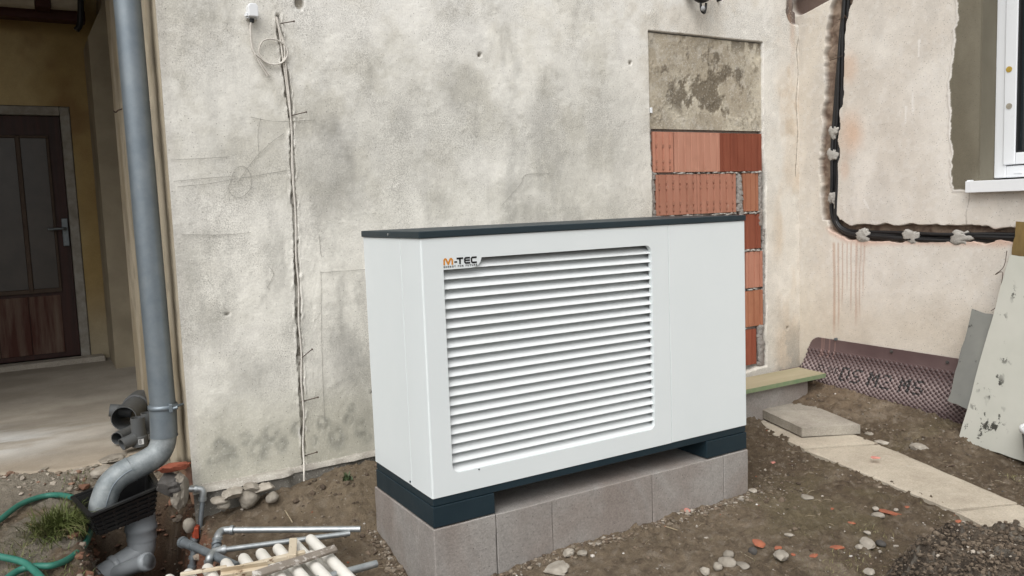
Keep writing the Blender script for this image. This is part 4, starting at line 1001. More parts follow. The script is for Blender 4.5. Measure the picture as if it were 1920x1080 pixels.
MB().tube(spline(B, 8), .0034, 8).build('sheath', 'cable_white', lp)
for (u, v, u1, v1, lab) in ((526, 44, 551, 40, 'topmost nail in the cable chase, level with the cable loop'), (541, 218, 574, 210, 'long nail in the chase of the grey wall, second from the top'), (562, 674, 585, 655, 'steeply tilted nail in the lower half of the cable chase'), (565, 753, 596, 745, 'nail in the cable chase just above the damp stamp marks'), (569, 855, 594, 848, 'lowest nail in the cable chase, just above the mortar ledge')):
    a = wp(u, v, -.006); b = wp(u1, v1, .05); d = (b - a) / np.linalg.norm(b - a)
    n_ = thing('nail', lab, 'nail', tuple(a), 'nails holding the white cable'); MB().tube([a, b], .0022, 7).build('shank', 'rustnail', n_); MB().tube([b, b + d * .002], .0048, 9, smooth=False).build('head', 'rustnail', n_)
# black lamp fitting at the top of the frame
la = thing('wall_lamp', 'black lamp fitting with a grey ball seen at the top edge above the brick infill', 'lamp', tuple(wp(1318, -10, 0)))
MB().tube(spline([wp(1290, -22, .0), wp(1300, -14, .06), wp(1315, -4, .09), wp(1330, -12, .09), wp(1345, -30, .08)], 6), .030, 14).build('shade', 'blackplastic', la)
MB().tube(spline([wp(1314, 4, .09), wp(1314, 12, .09), wp(1316, 21, .09), wp(1321, 24, .09), wp(1323, 16, .09), wp(1324, 6, .09)], 6), .007, 10).build('bracket', 'blackplastic', la)
mb = MB(); blob(mb, wp(1318, 16, .10), (.013, .013, .016), 3, 0); o = mb.build('ball', 'greyball', la); o.data.polygons.foreach_set('use_smooth', [True] * len(o.data.polygons))
q_ = wp(1345, 1, .0); tag(MB().tube([q_ + np.array([0, .01, 0]), q_ + np.array([0, -.03, .0])], .008, 10).build('wall_bolt', 'blackplastic'), 'small black bolt in the wall right of the lamp fitting', 'bolt')
q_ = wp(1220.5, 207, 0); tag(MB().box(q_ + np.array([-.006, -.006, -.016]), q_ + np.array([.008, .01, .016]), .002).build('plastic_clip', 'upvc'), 'tiny white plastic piece at the left edge of the cement patch', 'clip')
q_ = at(0, XL, 229, 207); tag(MB().tube(spline([q_ + np.array([.01, 0, .012]), q_ + np.array([-.02, 0, .0]), q_ + np.array([-.035, 0, -.012]), q_ + np.array([-.045, -.01, -.004])], 5), .004, 7).build('wall_hook', 'rustnail'), 'small dark hook on the porch wall left of the downpipe', 'hook')

# ------------------------------------------------------------------ downpipe and drain
YP = 1.14
dpz = thing('downpipe', 'grey zinc rainwater downpipe with a swan neck at the corner of the wall', 'downpipe', (-.74, YP, 0))
pt, pb = at(1, YP, 233, -60), at(1, YP, 305.5, 762)
RP = .0525
top = pt + (pt - pb) / (pt - pb)[2] * 1.0
MB().tube(np.linspace(top, pb, 12), RP, 40, False).build('upper_pipe', 'zinc', dpz)
p2 = at(1, YP, 307.5, 818)
MB().tube(np.linspace(pb + (pb - p2) * .12, p2, 6), RP * 1.055, 40, False).tube([p2 + (pb - p2) * .06, p2], RP * 1.09, 40, False).build('collar', 'zinc', dpz)
MB().tube([pb + np.array([0, 0, .012]), pb + np.array([0, 0, .0075]), pb + np.array([0, 0, -.0075]), pb + np.array([0, 0, -.012])], [RP * 1.02, RP * 1.16, RP * 1.16, RP * 1.02], 40, False).tube([pb + np.array([.02, -.057, -.005]), pb + np.array([.05, -.064, .0])], .008, 8).tube([pb + np.array([.035, -.045, 0]), np.array([XL + .02, YP + .01, pb[2] - .002])], .006, 8).box(pb + np.array([.015, -.070, -.018]), pb + np.array([.03, -.050, .018]), .002).build('clamp', 'zinc', dpz)
nk = spline([at(1, YP, 307.5, 810), at(1, YP - .004, 305, 832), at(1, YP - .010, 294, 852), at(1, YP - .022, 270, 868), at(1, YP - .03, 245, 880)], 8)
nk2 = spline([at(1, YP - .03, 245, 880), at(1, YP - .035, 224, 892), at(1, YP - .04, 205, 912), at(1, YP - .045, 194, 940), at(1, YP - .045, 190, 958)], 8)
MB().tube(nk, RP * 1.0, 40, False).build('upper_bend', 'zinc_light', dpz)
MB().tube(nk2, np.linspace(RP * 1.03, RP * .99, len(nk2)), 40, False).tube([nk2[0] - (nk2[1] - nk2[0]) * .5, nk2[0] + (nk2[1] - nk2[0]) * .3], RP * 1.06, 40, False).build('lower_bend', 'zinc_light', dpz)
seam = [q_ + np.array([.012, -RP * 1.0, .016]) for q_ in nk2[2:-3]]
MB().tube(seam, .0022, 6).build('seam', 'zinc', dpz)
# black leaf basket round the pipe foot
bz = -.045
_fl = at(1, .945, 172, 966); _fr = at(1, 1.01, 293, 915)
bkq = [_fl + np.array([-.045, .23, .012]), _fl, _fr, _fr + np.array([-.01, .25, .012])]
bcx = sum(bkq) / 4
ba = thing('leaf_basket', 'black slotted plastic basket round the foot of the downpipe', 'basket', tuple(bcx + np.array([0, 0, -.14])))
low = [bcx + (q_ - bcx) * np.array([.84, .80, .6]) + np.array([.006, .012, -.115]) for q_ in bkq]
for i in range(4):
    a, b, c, d = bkq[i], bkq[(i + 1) % 4], low[(i + 1) % 4], low[i]
    nn = np.cross(b - a, d - a); nn /= np.linalg.norm(nn)
    if nn @ ((a + b) / 2 - bcx) < 0: nn = -nn
    mb = MB(); mb.prism([a, b, c, d], -nn * .004)
    for r_ in range(5):
        t0, t1 = .08 + r_ * .18, .17 + r_ * .18
        A0, B0, A1, B1 = a + (d - a) * t0, b + (c - b) * t0, a + (d - a) * t1, b + (c - b) * t1
        mb.prism([A0 + nn * .0005, B0 + nn * .0005, B1 + nn * .0005, A1 + nn * .0005], nn * .007)
        for s_ in np.linspace(.12, .88, 5): q0 = A1 + (B1 - A1) * s_; q1 = q0 + (d - a) * .085; e_ = (B1 - A1) / np.linalg.norm(B1 - A1) * .004; mb.prism([q0 - e_ + nn * .0005, q0 + e_ + nn * .0005, q1 + e_ + nn * .0005, q1 - e_ + nn * .0005], nn * .007)
    mb.build('side', 'blackplastic', ba)
mb = MB()
for i in range(4):
    a, b = bkq[i], bkq[(i + 1) % 4]; d_ = (b - a) / np.linalg.norm(b - a); o_ = np.cross(d_, [0, 0, 1])
    if o_ @ ((a + b) / 2 - bcx) < 0: o_ = -o_
    mb.prism([a - d_ * .012, b + d_ * .012, b + d_ * .012 + o_ * .018, a - d_ * .012 + o_ * .018], (0, 0, .007 + .001 * i))
mb.build('rim', 'blackplastic', ba)
mb = MB(); mb.prism(low, (0, 0, .003)); mb.build('bottom', 'blackplastic', ba)
# grey drain below
s0 = at(1, 1.13, 262, 960); s1 = at(1, 1.13, 266, 1010); s2 = at(1, 1.125, 262, 1035); s3 = at(1, 1.11, 235, 1056); s4 = at(1, 1.08, 190, 1085); s5 = at(1, 1.04, 130, 1130)
dr_ = thing('drain_pipe', 'grey plastic drain elbow with side branch in the ditch under the black basket', 'drain pipe', tuple(s1))
MB().tube([s0, s0 + (s1 - s0) * .42, s0 + (s1 - s0) * .5, s0 + (s1 - s0) * .62, s0 + (s1 - s0) * .68, s1], [.062, .062, .066, .066, .060, .060], 36, False).build('socket', 'pvc', dr_)
MB().tube(spline([s1 - (s1 - s0) * .1, s1, s2, s3, s4], 8), .0565, 36, False).build('elbow', 'pvc', dr_)
q_ = (s4 - s3); MB().tube([s3 + q_ * .25, s3 + q_ * .28, s3 + q_ * .45, s3 + q_ * .48], [.0585, .0625, .0625, .0585], 36, False).tube([s4, s5], .0575, 36, False).build('collar', 'pvc', dr_)
b0 = s3 + (s4 - s3) * .4 + np.array([.0, -.045, .0]); b1 = at(1, .93, 279, 1052)
d_ = (b1 - b0) / np.linalg.norm(b1 - b0); MB().tube([b0, b1 - d_ * .035, b1 - d_ * .03, b1, b1, b1 - d_ * .02], [.033, .033, .037, .037, .030, .029], 28, False).build('branch', 'pvc', dr_)

# loose pipe fittings on the porch floor
def hollow(mb, pts, r, th=.004, seg=32):
    """open tube with a wall thickness"""
    p = np.asarray(pts, float); n = len(p); r = np.broadcast_to(np.asarray(r, float), (n,)); t = np.gradient(p, axis=0); t /= np.linalg.norm(t, axis=1)[:, None]
    a = np.array([0, 0, 1.]) if abs(t[0][2]) < .9 else np.array([1., 0, 0]); u = np.cross(t[0], a); u /= np.linalg.norm(u); ang = np.arange(seg) * 2 * np.pi / seg; O, I = [], []
    for i in range(n):
        u = u - t[i] * (u @ t[i]); u /= np.linalg.norm(u); w = np.cross(t[i], u); d = np.cos(ang)[:, None] * u + np.sin(ang)[:, None] * w
        O.append(p[i] + r[i] * d); I.append(p[i] + (r[i] - th) * d)
    rings = O + I[::-1]; m = len(rings)
    mb.add(np.vstack(rings), [[i * seg + j, i * seg + (j + 1) % seg, ((i + 1) % m) * seg + (j + 1) % seg, ((i + 1) % m) * seg + j] for i in range(m) for j in range(seg)], False)
    return mb
fc = at(1, 2.27, 232, 786); rF = .073
f1 = np.array([fc[0], fc[1], rF + .004]); f2 = f1 + np.array([.125, .36, .0])
ft = thing('pipe_fitting', 'largest dark grey pipe fitting lying open end forward on the porch floor', 'pipe fitting', (f1[0], f1[1], 0), 'loose drain fittings on the porch floor')
hollow(MB(), [f1, f1 + (f2 - f1) * .3, f2], rF - .006).build('barrel', 'pvc_dark', ft)
hollow(MB(), [f2 - (f2 - f1) * .32, f2 - (f2 - f1) * .3, f2 + (f2 - f1) * .05], [rF - .004, rF + .003, rF + .003]).build('collar', 'pvc_dark', ft)
hollow(MB(), [f1 + (f2 - f1) * .45, f1 + (f2 - f1) * .45 + np.array([-.11, .02, .02])], .036).build('branch', 'pvc_dark', ft)
e1 = at(2, .036, 219, 822); e2 = at(2, .036, 245, 810)
ft = thing('pipe_fitting', 'small dark grey elbow lying on its side in front of the largest fitting', 'pipe fitting', tuple(e1), 'loose drain fittings on the porch floor')
hollow(MB(), spline([e1, (e1 + e2) / 2, e2, e2 + np.array([.06, .06, .01])], 6), .033).build('barrel', 'pvc_dark', ft)
t0 = at(2, .12, 265, 808); t1 = np.array([t0[0], t0[1], .0]) + np.array([.0, -.02, .02])
def lbl(parent, c, seed):
    d = (CAM - c); d[2] = 0; d /= np.linalg.norm(d); s_ = np.array([-d[1], d[0], 0]); mb = MB(); cc = c + d * .0395
    mb.prism([cc - s_ * .013 - [0, 0, .014], cc + s_ * .013 - [0, 0, .014], cc + s_ * .013 + [0, 0, .014], cc - s_ * .013 + [0, 0, .014]], d * .001); mb.build('paper_label', 'label', parent)
    mb = MB(); r_ = random.Random(seed)
    for k_ in range(5): z_ = -.010 + k_ * .0048; w_ = r_.uniform(.004, .010); mb.prism([cc + d * .0014 - s_ * .010 + [0, 0, z_], cc + d * .0014 - s_ * (.010 - 2 * w_) + [0, 0, z_], cc + d * .0014 - s_ * (.010 - 2 * w_) + [0, 0, z_ + .0022], cc + d * .0014 - s_ * .010 + [0, 0, z_ + .0022]], d * .0003)
    mb.build('label_bars', 'ink', parent)
for (u, v, lab) in ((262, 836, 'small grey tee with white paper label standing left of the swan neck'), (281, 826, 'small grey tee with white label half hidden behind the swan neck')):
    c = at(2, 0, u, v)
    ft = thing('pipe_fitting', lab, 'pipe fitting', (c[0], c[1], 0), 'loose drain fittings on the porch floor')
    hollow(MB(), [c + [0, 0, .002], c + [0, 0, .05], c + [0, 0, .056], c + [0.0, .0, .15]], [.039, .039, .034, .034]).build('barrel', 'pvc_dark', ft)
    hollow(MB(), [c + [-.02, -.01, .045], c + [-.085, -.035, .03]], .031).build('branch', 'pvc_dark', ft)
    lbl(ft, c + [.008, 0, .03], u)
c = at(2, .05, 284, 800); ft = thing('pipe_fitting', 'dark grey fitting with a black opening behind the collar of the downpipe', 'pipe fitting', (c[0], c[1], 0), 'loose drain fittings on the porch floor')
hollow(MB(), [c, c + [.03, .12, .01], c + [.07, .2, .02]], .042).build('barrel', 'pvc_dark', ft)

# ------------------------------------------------------------------ garden hose
def hg(u, v, lift=.024):
    q_ = at(2, -.09, u, v)
    for _ in range(6): q_ = at(2, max(gz(q_[0], q_[1]), -.135) + lift, u, v)
    return q_
hs = thing('garden_hose', 'green garden hose lying in loops round the grass tuft', 'hose', tuple(hg(60, 1060)))
h1 = [hg(-60, 1010), hg(-5, 978), hg(40, 945), hg(90, 929), hg(130, 931, .03), hg(160, 946, .05), hg(174, 965, .03), hg(172, 990, .0), hg(160, 1018, .0), hg(135, 1044, .0), hg(100, 1060), hg(65, 1062), hg(35, 1070), hg(5, 1090), hg(-40, 1120)]
MB().tube(spline(h1, 8), .0125, 14).build('coil', 'hose', hs)
h2 = [hg(-60, 1035, .045), hg(-5, 1043, .045), hg(40, 1053, .045), hg(62, 1068, .042), hg(82, 1090, .03), hg(95, 1120, .02)]
MB().tube(spline(h2, 8), .0128, 14).build('coil', 'hose', hs)

# ------------------------------------------------------------------ galvanised pipework in front of the wall
def zp(u, v, z): return at(2, z, u, v)
def pfit(mb, pts, r, n=6): return mb.tube(spline(pts, n), r, 16)
def band(mb, c, d, r, w=.012): d = np.array(d) / np.linalg.norm(d); return mb.tube([c - d * w / 2, c + d * w / 2], r, 18)
ga = thing('riser_pipe', 'galvanised pipe coming out of the wall foot and down past a red valve', 'pipe', tuple(at(1, .98, 370, 1000)))
a0 = at(1, .99, 338, 917); a1 = at(1, .975, 372, 917); a2 = at(1, .97, 381, 925); a3 = at(1, .97, 380, 936); a4 = at(1, .965, 374, 1000)
MB().tube([a0, a1], .0105, 16).build('pipe', 'galv', ga)
mb = pfit(MB(), [a1 - (a1 - a0) * .15, a1, (a1 + a2) / 2 + [.004, 0, .005], a2, a3], .0145); band(mb, a3, a3 - a2, .0175); band(mb, a1 - (a1 - a0) * .15, a1 - a0, .0175); band(mb, a0 + (a1 - a0) * .55, a1 - a0, .0135, .02); mb.build('elbow', 'galv', ga)
MB().tube([a3, a4], .0105, 16).build('pipe', 'galv_dull', ga)
v0 = at(1, .955, 368, 985); v1 = at(1, .955, 366, 1008)
MB().tube([v0, v1], .0135, 14).box((v0 + v1) / 2 - [.009, .024, .025], (v0 + v1) / 2 + [.009, -.010, .022], .003).build('valve', 'redvalve', ga)
w1 = at(1, .95, 362, 1050); w2 = at(1, .95, 360, 1068)
mb = MB().tube([v1, w1, w2], .0135, 16)
for k_ in (.03, .35, .62, .9): band(mb, v1 + (w2 - v1) * k_, w2 - v1, .0185, .012)
mb.build('riser', 'galv_dull', ga)
pfit(MB(), [w2, at(1, .95, 360, 1074), at(1, .945, 368, 1077), at(1, .93, 392, 1077)], .0145).build('elbow', 'galv', ga)
tA = zp(343, 1017, -.10); tB = zp(362, 1024, -.10); tC = zp(445, 1062, -.10)
MB().tube([tB, tC], .0155, 16).build('pipe', 'galv_dull', ga)
mb = MB().tube([tA, tB], .018, 16); band(mb, tA, tB - tA, .022, .014); mb.build('tee', 'galv_dull', ga)
gb = thing('long_pipe', 'longest galvanised pipe with an elbow lying on the soil, farther of two', 'pipe', tuple(zp(540, 994, -.12)))
zl_ = -.085
b1 = zp(428, 994, zl_); b2 = zp(676, 992, -.10)
MB().tube([b1, b2], .0125, 16).build('pipe', 'galv', gb)
mb = pfit(MB(), [b1 + (b2 - b1) * .04, b1, zp(416, 996, zl_), zp(409, 1004, zl_ - .004), zp(407, 1016, zl_ - .02)], .0155); band(mb, b1 + (b2 - b1) * .03, b2 - b1, .0195); band(mb, zp(408, 1010, zl_ - .008), [0, .2, 1], .0195); mb.build('elbow', 'galv', gb)
mb = MB().tube([zp(407, 1012, zl_ - .014), zp(405, 1038, -.10)], .0125, 14)
for vv_ in (1020, 1028): band(mb, zp(406, vv_, -.095), [0, 1, .6], .0185)
mb.build('nipple', 'galv_dull', gb)
gc = thing('long_pipe', 'thinner galvanised pipe running from a double elbow under the radiator end, nearer of two', 'pipe', tuple(zp(540, 1020, -.12)))
c1_ = zp(412, 1032, -.09); c2_ = zp(656, 1000, -.11)
MB().tube([c1_, c2_], .0105, 16).build('pipe', 'galv', gc)
mb = pfit(MB(), [c1_ + (c2_ - c1_) * .05, c1_, zp(400, 1036, -.09), zp(393, 1046, -.095), zp(392, 1058, -.12)], .0145); band(mb, c1_ + (c2_ - c1_) * .03, c2_ - c1_, .0185); band(mb, zp(392, 1052, -.11), [0, .3, 1], .0185); mb.build('elbow', 'galv', gc)
gd = MB().tube([zp(545, 1100, -.085), zp(706, 1057, -.10)], .0135, 18).build('loose_pipe', 'galv')
tag(gd, 'bright galvanised pipe end lying across the white radiator at the bottom edge', 'pipe')

# ------------------------------------------------------------------ old white radiator lying on the soil
rd = thing('radiator', 'old white column radiator lying on the soil by the block plinth', 'radiator', tuple(zp(500, 1060, -.15)))
cap = [(580, 1009), (549, 1018), (517, 1026), (486, 1035), (455, 1044), (424, 1053), (390, 1062), (352, 1074), (316, 1084)]
zc = -.085
e0 = zp(*cap[0], zc); eN = zp(*cap[-1], zc)
ex = zp(652, 1082, zc) - e0; ex = ex / np.linalg.norm(ex)
ends = [e0 + (eN - e0) * i / (len(cap) - 1) for i in range(len(cap))]
rc_ = .0205
for i, e_ in enumerate(ends):
    mb = MB()
    for row in (0, 1):
        o_ = np.array([.012 * row, .004 * row, -.062 * row])
        s_ = e_ + o_
        mb.tube([s_ - ex * .012, s_ - ex * .004, s_ + ex * .006, s_ + ex * .02, s_ + ex * .5], [.004, .010, rc_ * .85, rc_, rc_], 16)
        mb.tube([s_ - ex * .020, s_ - ex * .010], [.0045, .0045], 10)
    mb.tube([e_ + ex * .012, e_ + ex * .012 + np.array([.012, .004, -.062])], .013, 10)
    mb.build('column', 'radiator', rd)
mb = MB(); nrm = (eN - e0) / np.linalg.norm(eN - e0)
for q_ in (.08, .42): mb.tube([e0 + ex * q_ - nrm * .02 + np.array([.006, .002, -.031]), eN + ex * q_ + nrm * .02 + np.array([.006, .002, -.031])], .015, 12)
mb.build('manifold', 'radiator', rd)
# battens and profiles thrown on top
def bar(name, mat, a, b, w, h, label, cat, uvec=(0, 0, 1), channel=False):
    a, b = np.array(a), np.array(b); d = (b - a); L_ = np.linalg.norm(d); d /= L_; up = np.array(uvec, float); up -= d * (up @ d); up /= np.linalg.norm(up); sd_ = np.cross(d, up)
    R_ = Matrix(((d[0], sd_[0], up[0]), (d[1], sd_[1], up[1]), (d[2], sd_[2], up[2])))
    mb = MB()
    if channel:
        for lo, hi in (((-L_ / 2, -w / 2, -h / 2), (L_ / 2, w / 2, -h / 2 + .003)), ((-L_ / 2, -w / 2, -h / 2 + .003), (L_ / 2, -w / 2 + .003, h / 2)), ((-L_ / 2, w / 2 - .003, -h / 2 + .003), (L_ / 2, w / 2, h / 2))):
            bm = bmesh.new(); bmesh.ops.create_cube(bm, size=1)
            for v in bm.verts: v.co = R_ @ Vector([v.co[i] * (hi[i] - lo[i]) + (hi[i] + lo[i]) / 2 for i in range(3)]) + Vector((a + b) / 2)
            mb.addbm(bm)
    else:
        bm = bmesh.new(); bmesh.ops.create_cube(bm, size=1)
        for v in bm.verts: v.co = Vector((v.co.x * L_, v.co.y * w, v.co.z * h))
        bmesh.ops.bevel(bm, geom=bm.edges[:], offset=.002, segments=1, affect='EDGES')
        bmesh.ops.subdivide_edges(bm, edges=[e for e in bm.edges if e.calc_length() > .1], cuts=14, use_grid_fill=True)
        for v in bm.verts:
            k_ = fbm(np.array([tuple(v.co)]) + a, 40, 2, 600)[0] - .5; v.co = R_ @ Vector((v.co.x, v.co.y * (1 + .12 * k_), v.co.z * (1 + .3 * k_))) + Vector((a + b) / 2)
        mb.addbm(bm)
    return tag(mb.build(name, mat), label, cat)
zt_ = -.055
bar('steel_profile', 'cream', zp(413, 1076, zt_), zp(502, 1063, zt_), .034, .022, 'short cream painted channel profile with rust spots lying on the radiator', 'profile', (0, -.5, 1), True)
bar('steel_profile', 'cream', zp(436, 1068, zt_ - .006), zp(572, 1036, zt_), .022, .016, 'long narrow cream rusty bar behind the channel profile on the radiator', 'profile')
bar('wooden_batten', 'dirtybatten', zp(475, 1079, zt_ + .012), zp(630, 1028, zt_ + .014), .030, .014, 'dirty grey wooden batten with plaster crust lying over the radiator columns', 'batten', (0, -.4, 1))
bar('wood_offcut', 'cream', zp(548, 1044, zt_ + .01), zp(550, 1012, zt_ + .01), .028, .016, 'short upright cream wood offcut with rust at the far edge of the radiator', 'offcut', (0, -.3, 1))
bar('steel_profile', 'cream', zp(338, 1077, zt_), zp(425, 1063, zt_ + .002), .012, .012, 'thin cream rusty bar end at the left of the radiator', 'profile')

# ------------------------------------------------------------------ stones
def stone(u, v, w, label, mat='stone', flat=.65, el=1.0, seed=None, sharp=.3, z=None, group=None, cat='stone', name='stone', rz=None, dz=0, tilt=0):
    """a stone resting on the soil; w is its width in metres"""
    sd_ = seed or int(u * 7 + v)
    q_ = at(2, -.2 if z is None else z, u, v)
    if z is None:
        for _ in range(12): q_ = at(2, gz(q_[0], q_[1]), u, v)
    if q_[0] > XL - .06 and q_[0] < .3 and q_[1] > .955:
        q_ = at(1, .95, u, v)
    bm = bmesh.new(); bmesh.ops.create_icosphere(bm, subdivisions=4 if w > .07 else 3, radius=1)
    pv = np.array([tuple(x_.co) for x_ in bm.verts]); r_ = np.random.default_rng(sd_)
    k_ = 1 + .5 * (fbm(pv + sd_, 1.1, 2, sd_ % 97) - .5) + (.25 + sharp * .6) * (fbm(pv + sd_, 2.6, 5, sd_ % 89, .6) - .5)
    pv = pv * k_[:, None]
    for _ in range(int(10 * sharp) + 1):
        n_ = r_.normal(size=3); n_ /= np.linalg.norm(n_); h_ = .62 + .25 * r_.random(); ex_ = np.maximum(pv @ n_ - h_, 0); pv = pv - ex_[:, None] * n_ * min(1, sharp * 2.2)
    pv = pv * np.array([.5 * w * el, .5 * w, .5 * w * flat]); a_ = r_.uniform(0, 3.14) if rz is None else rz; c_, s_ = math.cos(a_), math.sin(a_)
    pv = pv @ np.array([[c_, -s_, 0], [s_, c_, 0], [0, 0, 1]]).T
    if tilt: ct, st_ = math.cos(tilt), math.sin(tilt); pv = pv @ np.array([[1, 0, 0], [0, ct, -st_], [0, st_, ct]]).T
    for x_, p_ in zip(bm.verts, pv): x_.co = Vector(p_)
    o = MB().addbm(bm, sharp < .5).build(name, mat); o.location = Vector(q_) + Vector((0, 0, .5 * w * flat * .55 + dz + (.014 if group == G1 else 0))); return tag(o, label, cat, group)
G1 = None
G1 = 'field stones heaped at the foot of the grey wall'
stone(468, 950, .088, 'largest rounded field stone in the heap at the wall foot', flat=.95, group=G1, sharp=.15)
stone(420, 957, .052, 'small round pale stone at the front left of the stone heap', 'palestone', .8, 1.1, group=G1, sharp=.1)
stone(411, 948, .062, 'flat tilted grey stone behind the small round pale one', flat=.5, el=1.4, group=G1, sharp=.15)
stone(440, 936, .085, 'rough broken stone directly behind the largest rounded one', 'palestone', .55, 1.35, group=G1, sharp=.7)
stone(472, 923, .065, 'stone at the back of the heap touching the foundation', flat=.6, el=1.2, group=G1, sharp=.5)
stone(498, 925, .080, 'pale angular stone, rightmost at the back of the heap', 'palestone', .5, 1.3, group=G1, sharp=.8)
stone(511, 944, .058, 'speckled roundish stone right of the largest one', flat=.8, group=G1, sharp=.3)
stone(355, 992, .055, 'pale stone beside the red valve', flat=1.2, el=.7, sharp=.2)
stone(196, 892, .10, 'pinkish rounded stone behind the swan neck of the downpipe', 'palestone', .6, 1.3, z=-.06, sharp=.15)
stone(150, 886, .12, 'flat grey stone at the broken floor edge left of the pinkish one', flat=.4, el=1.5, z=-.06, sharp=.6)
stone(212, 866, .12, 'flat grey stone wedged under the broken edge of the porch floor', flat=.4, el=1.4, z=-.04, sharp=.6)
stone(115, 905, .07, 'small grey stone left of the flat stones at the floor edge', flat=.4, el=1.4, z=-.07, sharp=.6)
stone(327, 880, .095, 'red brick remnant sticking out below the wall corner behind the downpipe', 'brick_dark', .45, 1.5, z=-.0, sharp=.7, cat='brick remnant', name='brick_remnant')
stone(318, 920, .11, 'dark broken masonry lump below the red brick remnant', 'darkstone', .9, 1.0, z=-.12, sharp=.7, cat='masonry', name='masonry_lump')
stone(338, 935, .10, 'brown upright masonry lump at the wall corner by the pipe', 'stone', 1.6, .8, z=-.16, sharp=.5, cat='masonry', name='masonry_lump')
G2 = 'stones lying about on the soil in front of the plinth'
for (u, v, w, lb, m, fl, el, sh) in (
    (1066, 1040, .050, 'whitish stone touching the foot of the plinth', 'palestone', .7, 1, .6), (1093, 1041, .042, 'smaller beige stone right of the whitish one at the plinth', 'stone', .6, 1.1, .6),
    (1045, 1070, .085, 'pale flat plaster lump below the plinth at the bottom edge', 'palestone', .3, 1.5, .8), (1365, 1061, .060, 'grey knobbly stone in the small group near the bottom edge', 'stone', .7, 1.2, .3),
    (1345, 1066, .040, 'small grey stone left of the knobbly one', 'stone', .7, 1, .3), (1392, 1064, .045, 'grey stone tail right of the knobbly one', 'stone', .5, 1.5, .4), (1322, 1076, .038, 'whitish broken stone at the bottom edge left of the knobbly group', 'palestone', .8, 1, .7),
    (1463, 1047, .062, 'white angular stone right of the dark stone with a red shard', 'palestone', .65, 1.3, .8), (1412, 1036, .034, 'black stone beneath a leaning red brick shard', 'darkstone', .9, 1, .3),
    (1366, 1043, .04, 'brownish round stone behind the knobbly group', 'stone', .7, 1, .2), (1625, 1022, .062, 'light elongated stone left of the dark heap', 'palestone', .5, 1.7, .7), (1611, 1028, .030, 'white pebble in front of the light elongated stone', 'palestone', .7, 1.2, .3),
    (1652, 1022, .038, 'dark oval stone right of the light elongated one', 'darkstone', .6, 1.3, .1), (1627, 1001, .028, 'pale small stone behind the light elongated stone', 'palestone', .6, 1.3, .6), (1647, 968, .045, 'grey flat stone beside the largest red shard', 'stone', .5, 1.3, .4),
    (1641, 956, .026, 'white small stone above the grey flat one by the red shard', 'palestone', .7, 1.1, .5), (1680, 958, .020, 'beige pebble right of the red shard group', 'palestone', .8, 1, .1), (1514, 935, .050, 'grey half buried stone in the middle of the bare soil', 'stone', .35, 1.3, .4),
    (1544, 932, .020, 'pale pebble beside the half buried stone', 'palestone', .7, 1, .2), (1412, 921, .040, 'pale chip next to the right corner of the plinth', 'palestone', .4, 1.5, .8), (1722, 842, .085, 'whitish flat stone on the soil beyond the path', 'palestone', .4, 1.2, .7),
    (1655, 831, .055, 'white broken plaster piece at the far edge of the path', 'palestone', .35, 1.5, .8), (1643, 822, .045, 'flat beige chip just behind the white plaster piece', 'palestone', .3, 1.5, .7), (1630, 816, .04, 'brown flat stone near the corner of the loose slab', 'stone', .5, 1.3, .4),
    (1722, 752, .03, 'light stone at the foot of the brown membrane', 'palestone', .8, 1, .4), (1750, 755, .035, 'pinkish stone right of the light stone under the membrane', 'stone', .5, 1.4, .3), (1845, 1037, .001 + .02, 'small pale stone near the right end of the dark heap', 'palestone', .7, 1, .4), (1480, 1005, .03, 'pale chip lying alone between plinth and heap', 'palestone', .35, 1.4, .7),
    (1836, 831, .028, 'brown stone in front of the pale green panel', 'stone', .6, 1, .4), (1630, 1075, .04, 'whitish stone at the bottom edge left of the dark heap', 'palestone', .5, 1.5, .5)):
    stone(u, v, w, lb, m, fl, el, group=G2, sharp=sh)
G3 = 'red brick shards scattered on the soil'
for (u, v, w, lb, m, el) in ((1421, 1028, .040, 'red brick shard leaning on a black stone', 'shard', 1.5), (1667, 963, .052, 'largest red brick shard lying among stones', 'shard', 1.9), (1597, 981, .026, 'orange brick shard left of the largest one', 'shard', 1.3),
    (1568, 1028, .038, 'flat orange shard in front of the light elongated stone', 'shard', 1.6), (1527, 1043, .030, 'dull red shard right of the white angular stone', 'shard', 1.5), (1458, 1028, .032, 'faded red shard behind the white angular stone', 'shard', 1.3), (1700, 952, .024, 'thin red shard on the upper right of the shard group', 'shard', 1.4),
    (1788, 966, .034, 'orange shard flush with the soil above the dark heap', 'shard', 1.3), (1808, 954, .024, 'small red shard at the near edge of the path', 'shard', 1.3), (1561, 955, .02, 'tiny red shard on the bare soil', 'shard', 1.2), (1449, 868, .028, 'bright pink shard near the plinth corner', 'pinkshard', 1.1),
    (1288, 958, .030, 'pinkish shard by the foot of the plinth', 'pinkshard', 1.5), (1640, 859, .034, 'pink shard lying on the path slab', 'pinkshard', 1.5), (1796, 1006, .03, 'orange shard stuck in the top of the dark heap', 'shard', 1.0), (1910, 1072, .05, 'reddish shard at the right foot of the dark heap', 'shard', 1.5), (1487, 1040, .02, 'small red chip behind the dull red shard', 'shard', 1.2)):
    stone(u, v, w, lb, m, .32, el, group=G3, sharp=.9, cat='brick shard', name='brick_shard', z=-.150 if u == 1640 else None, dz=.02 if u == 1421 else (.06 if u == 1796 else 0), tilt=.5 if u == 1421 else 0)

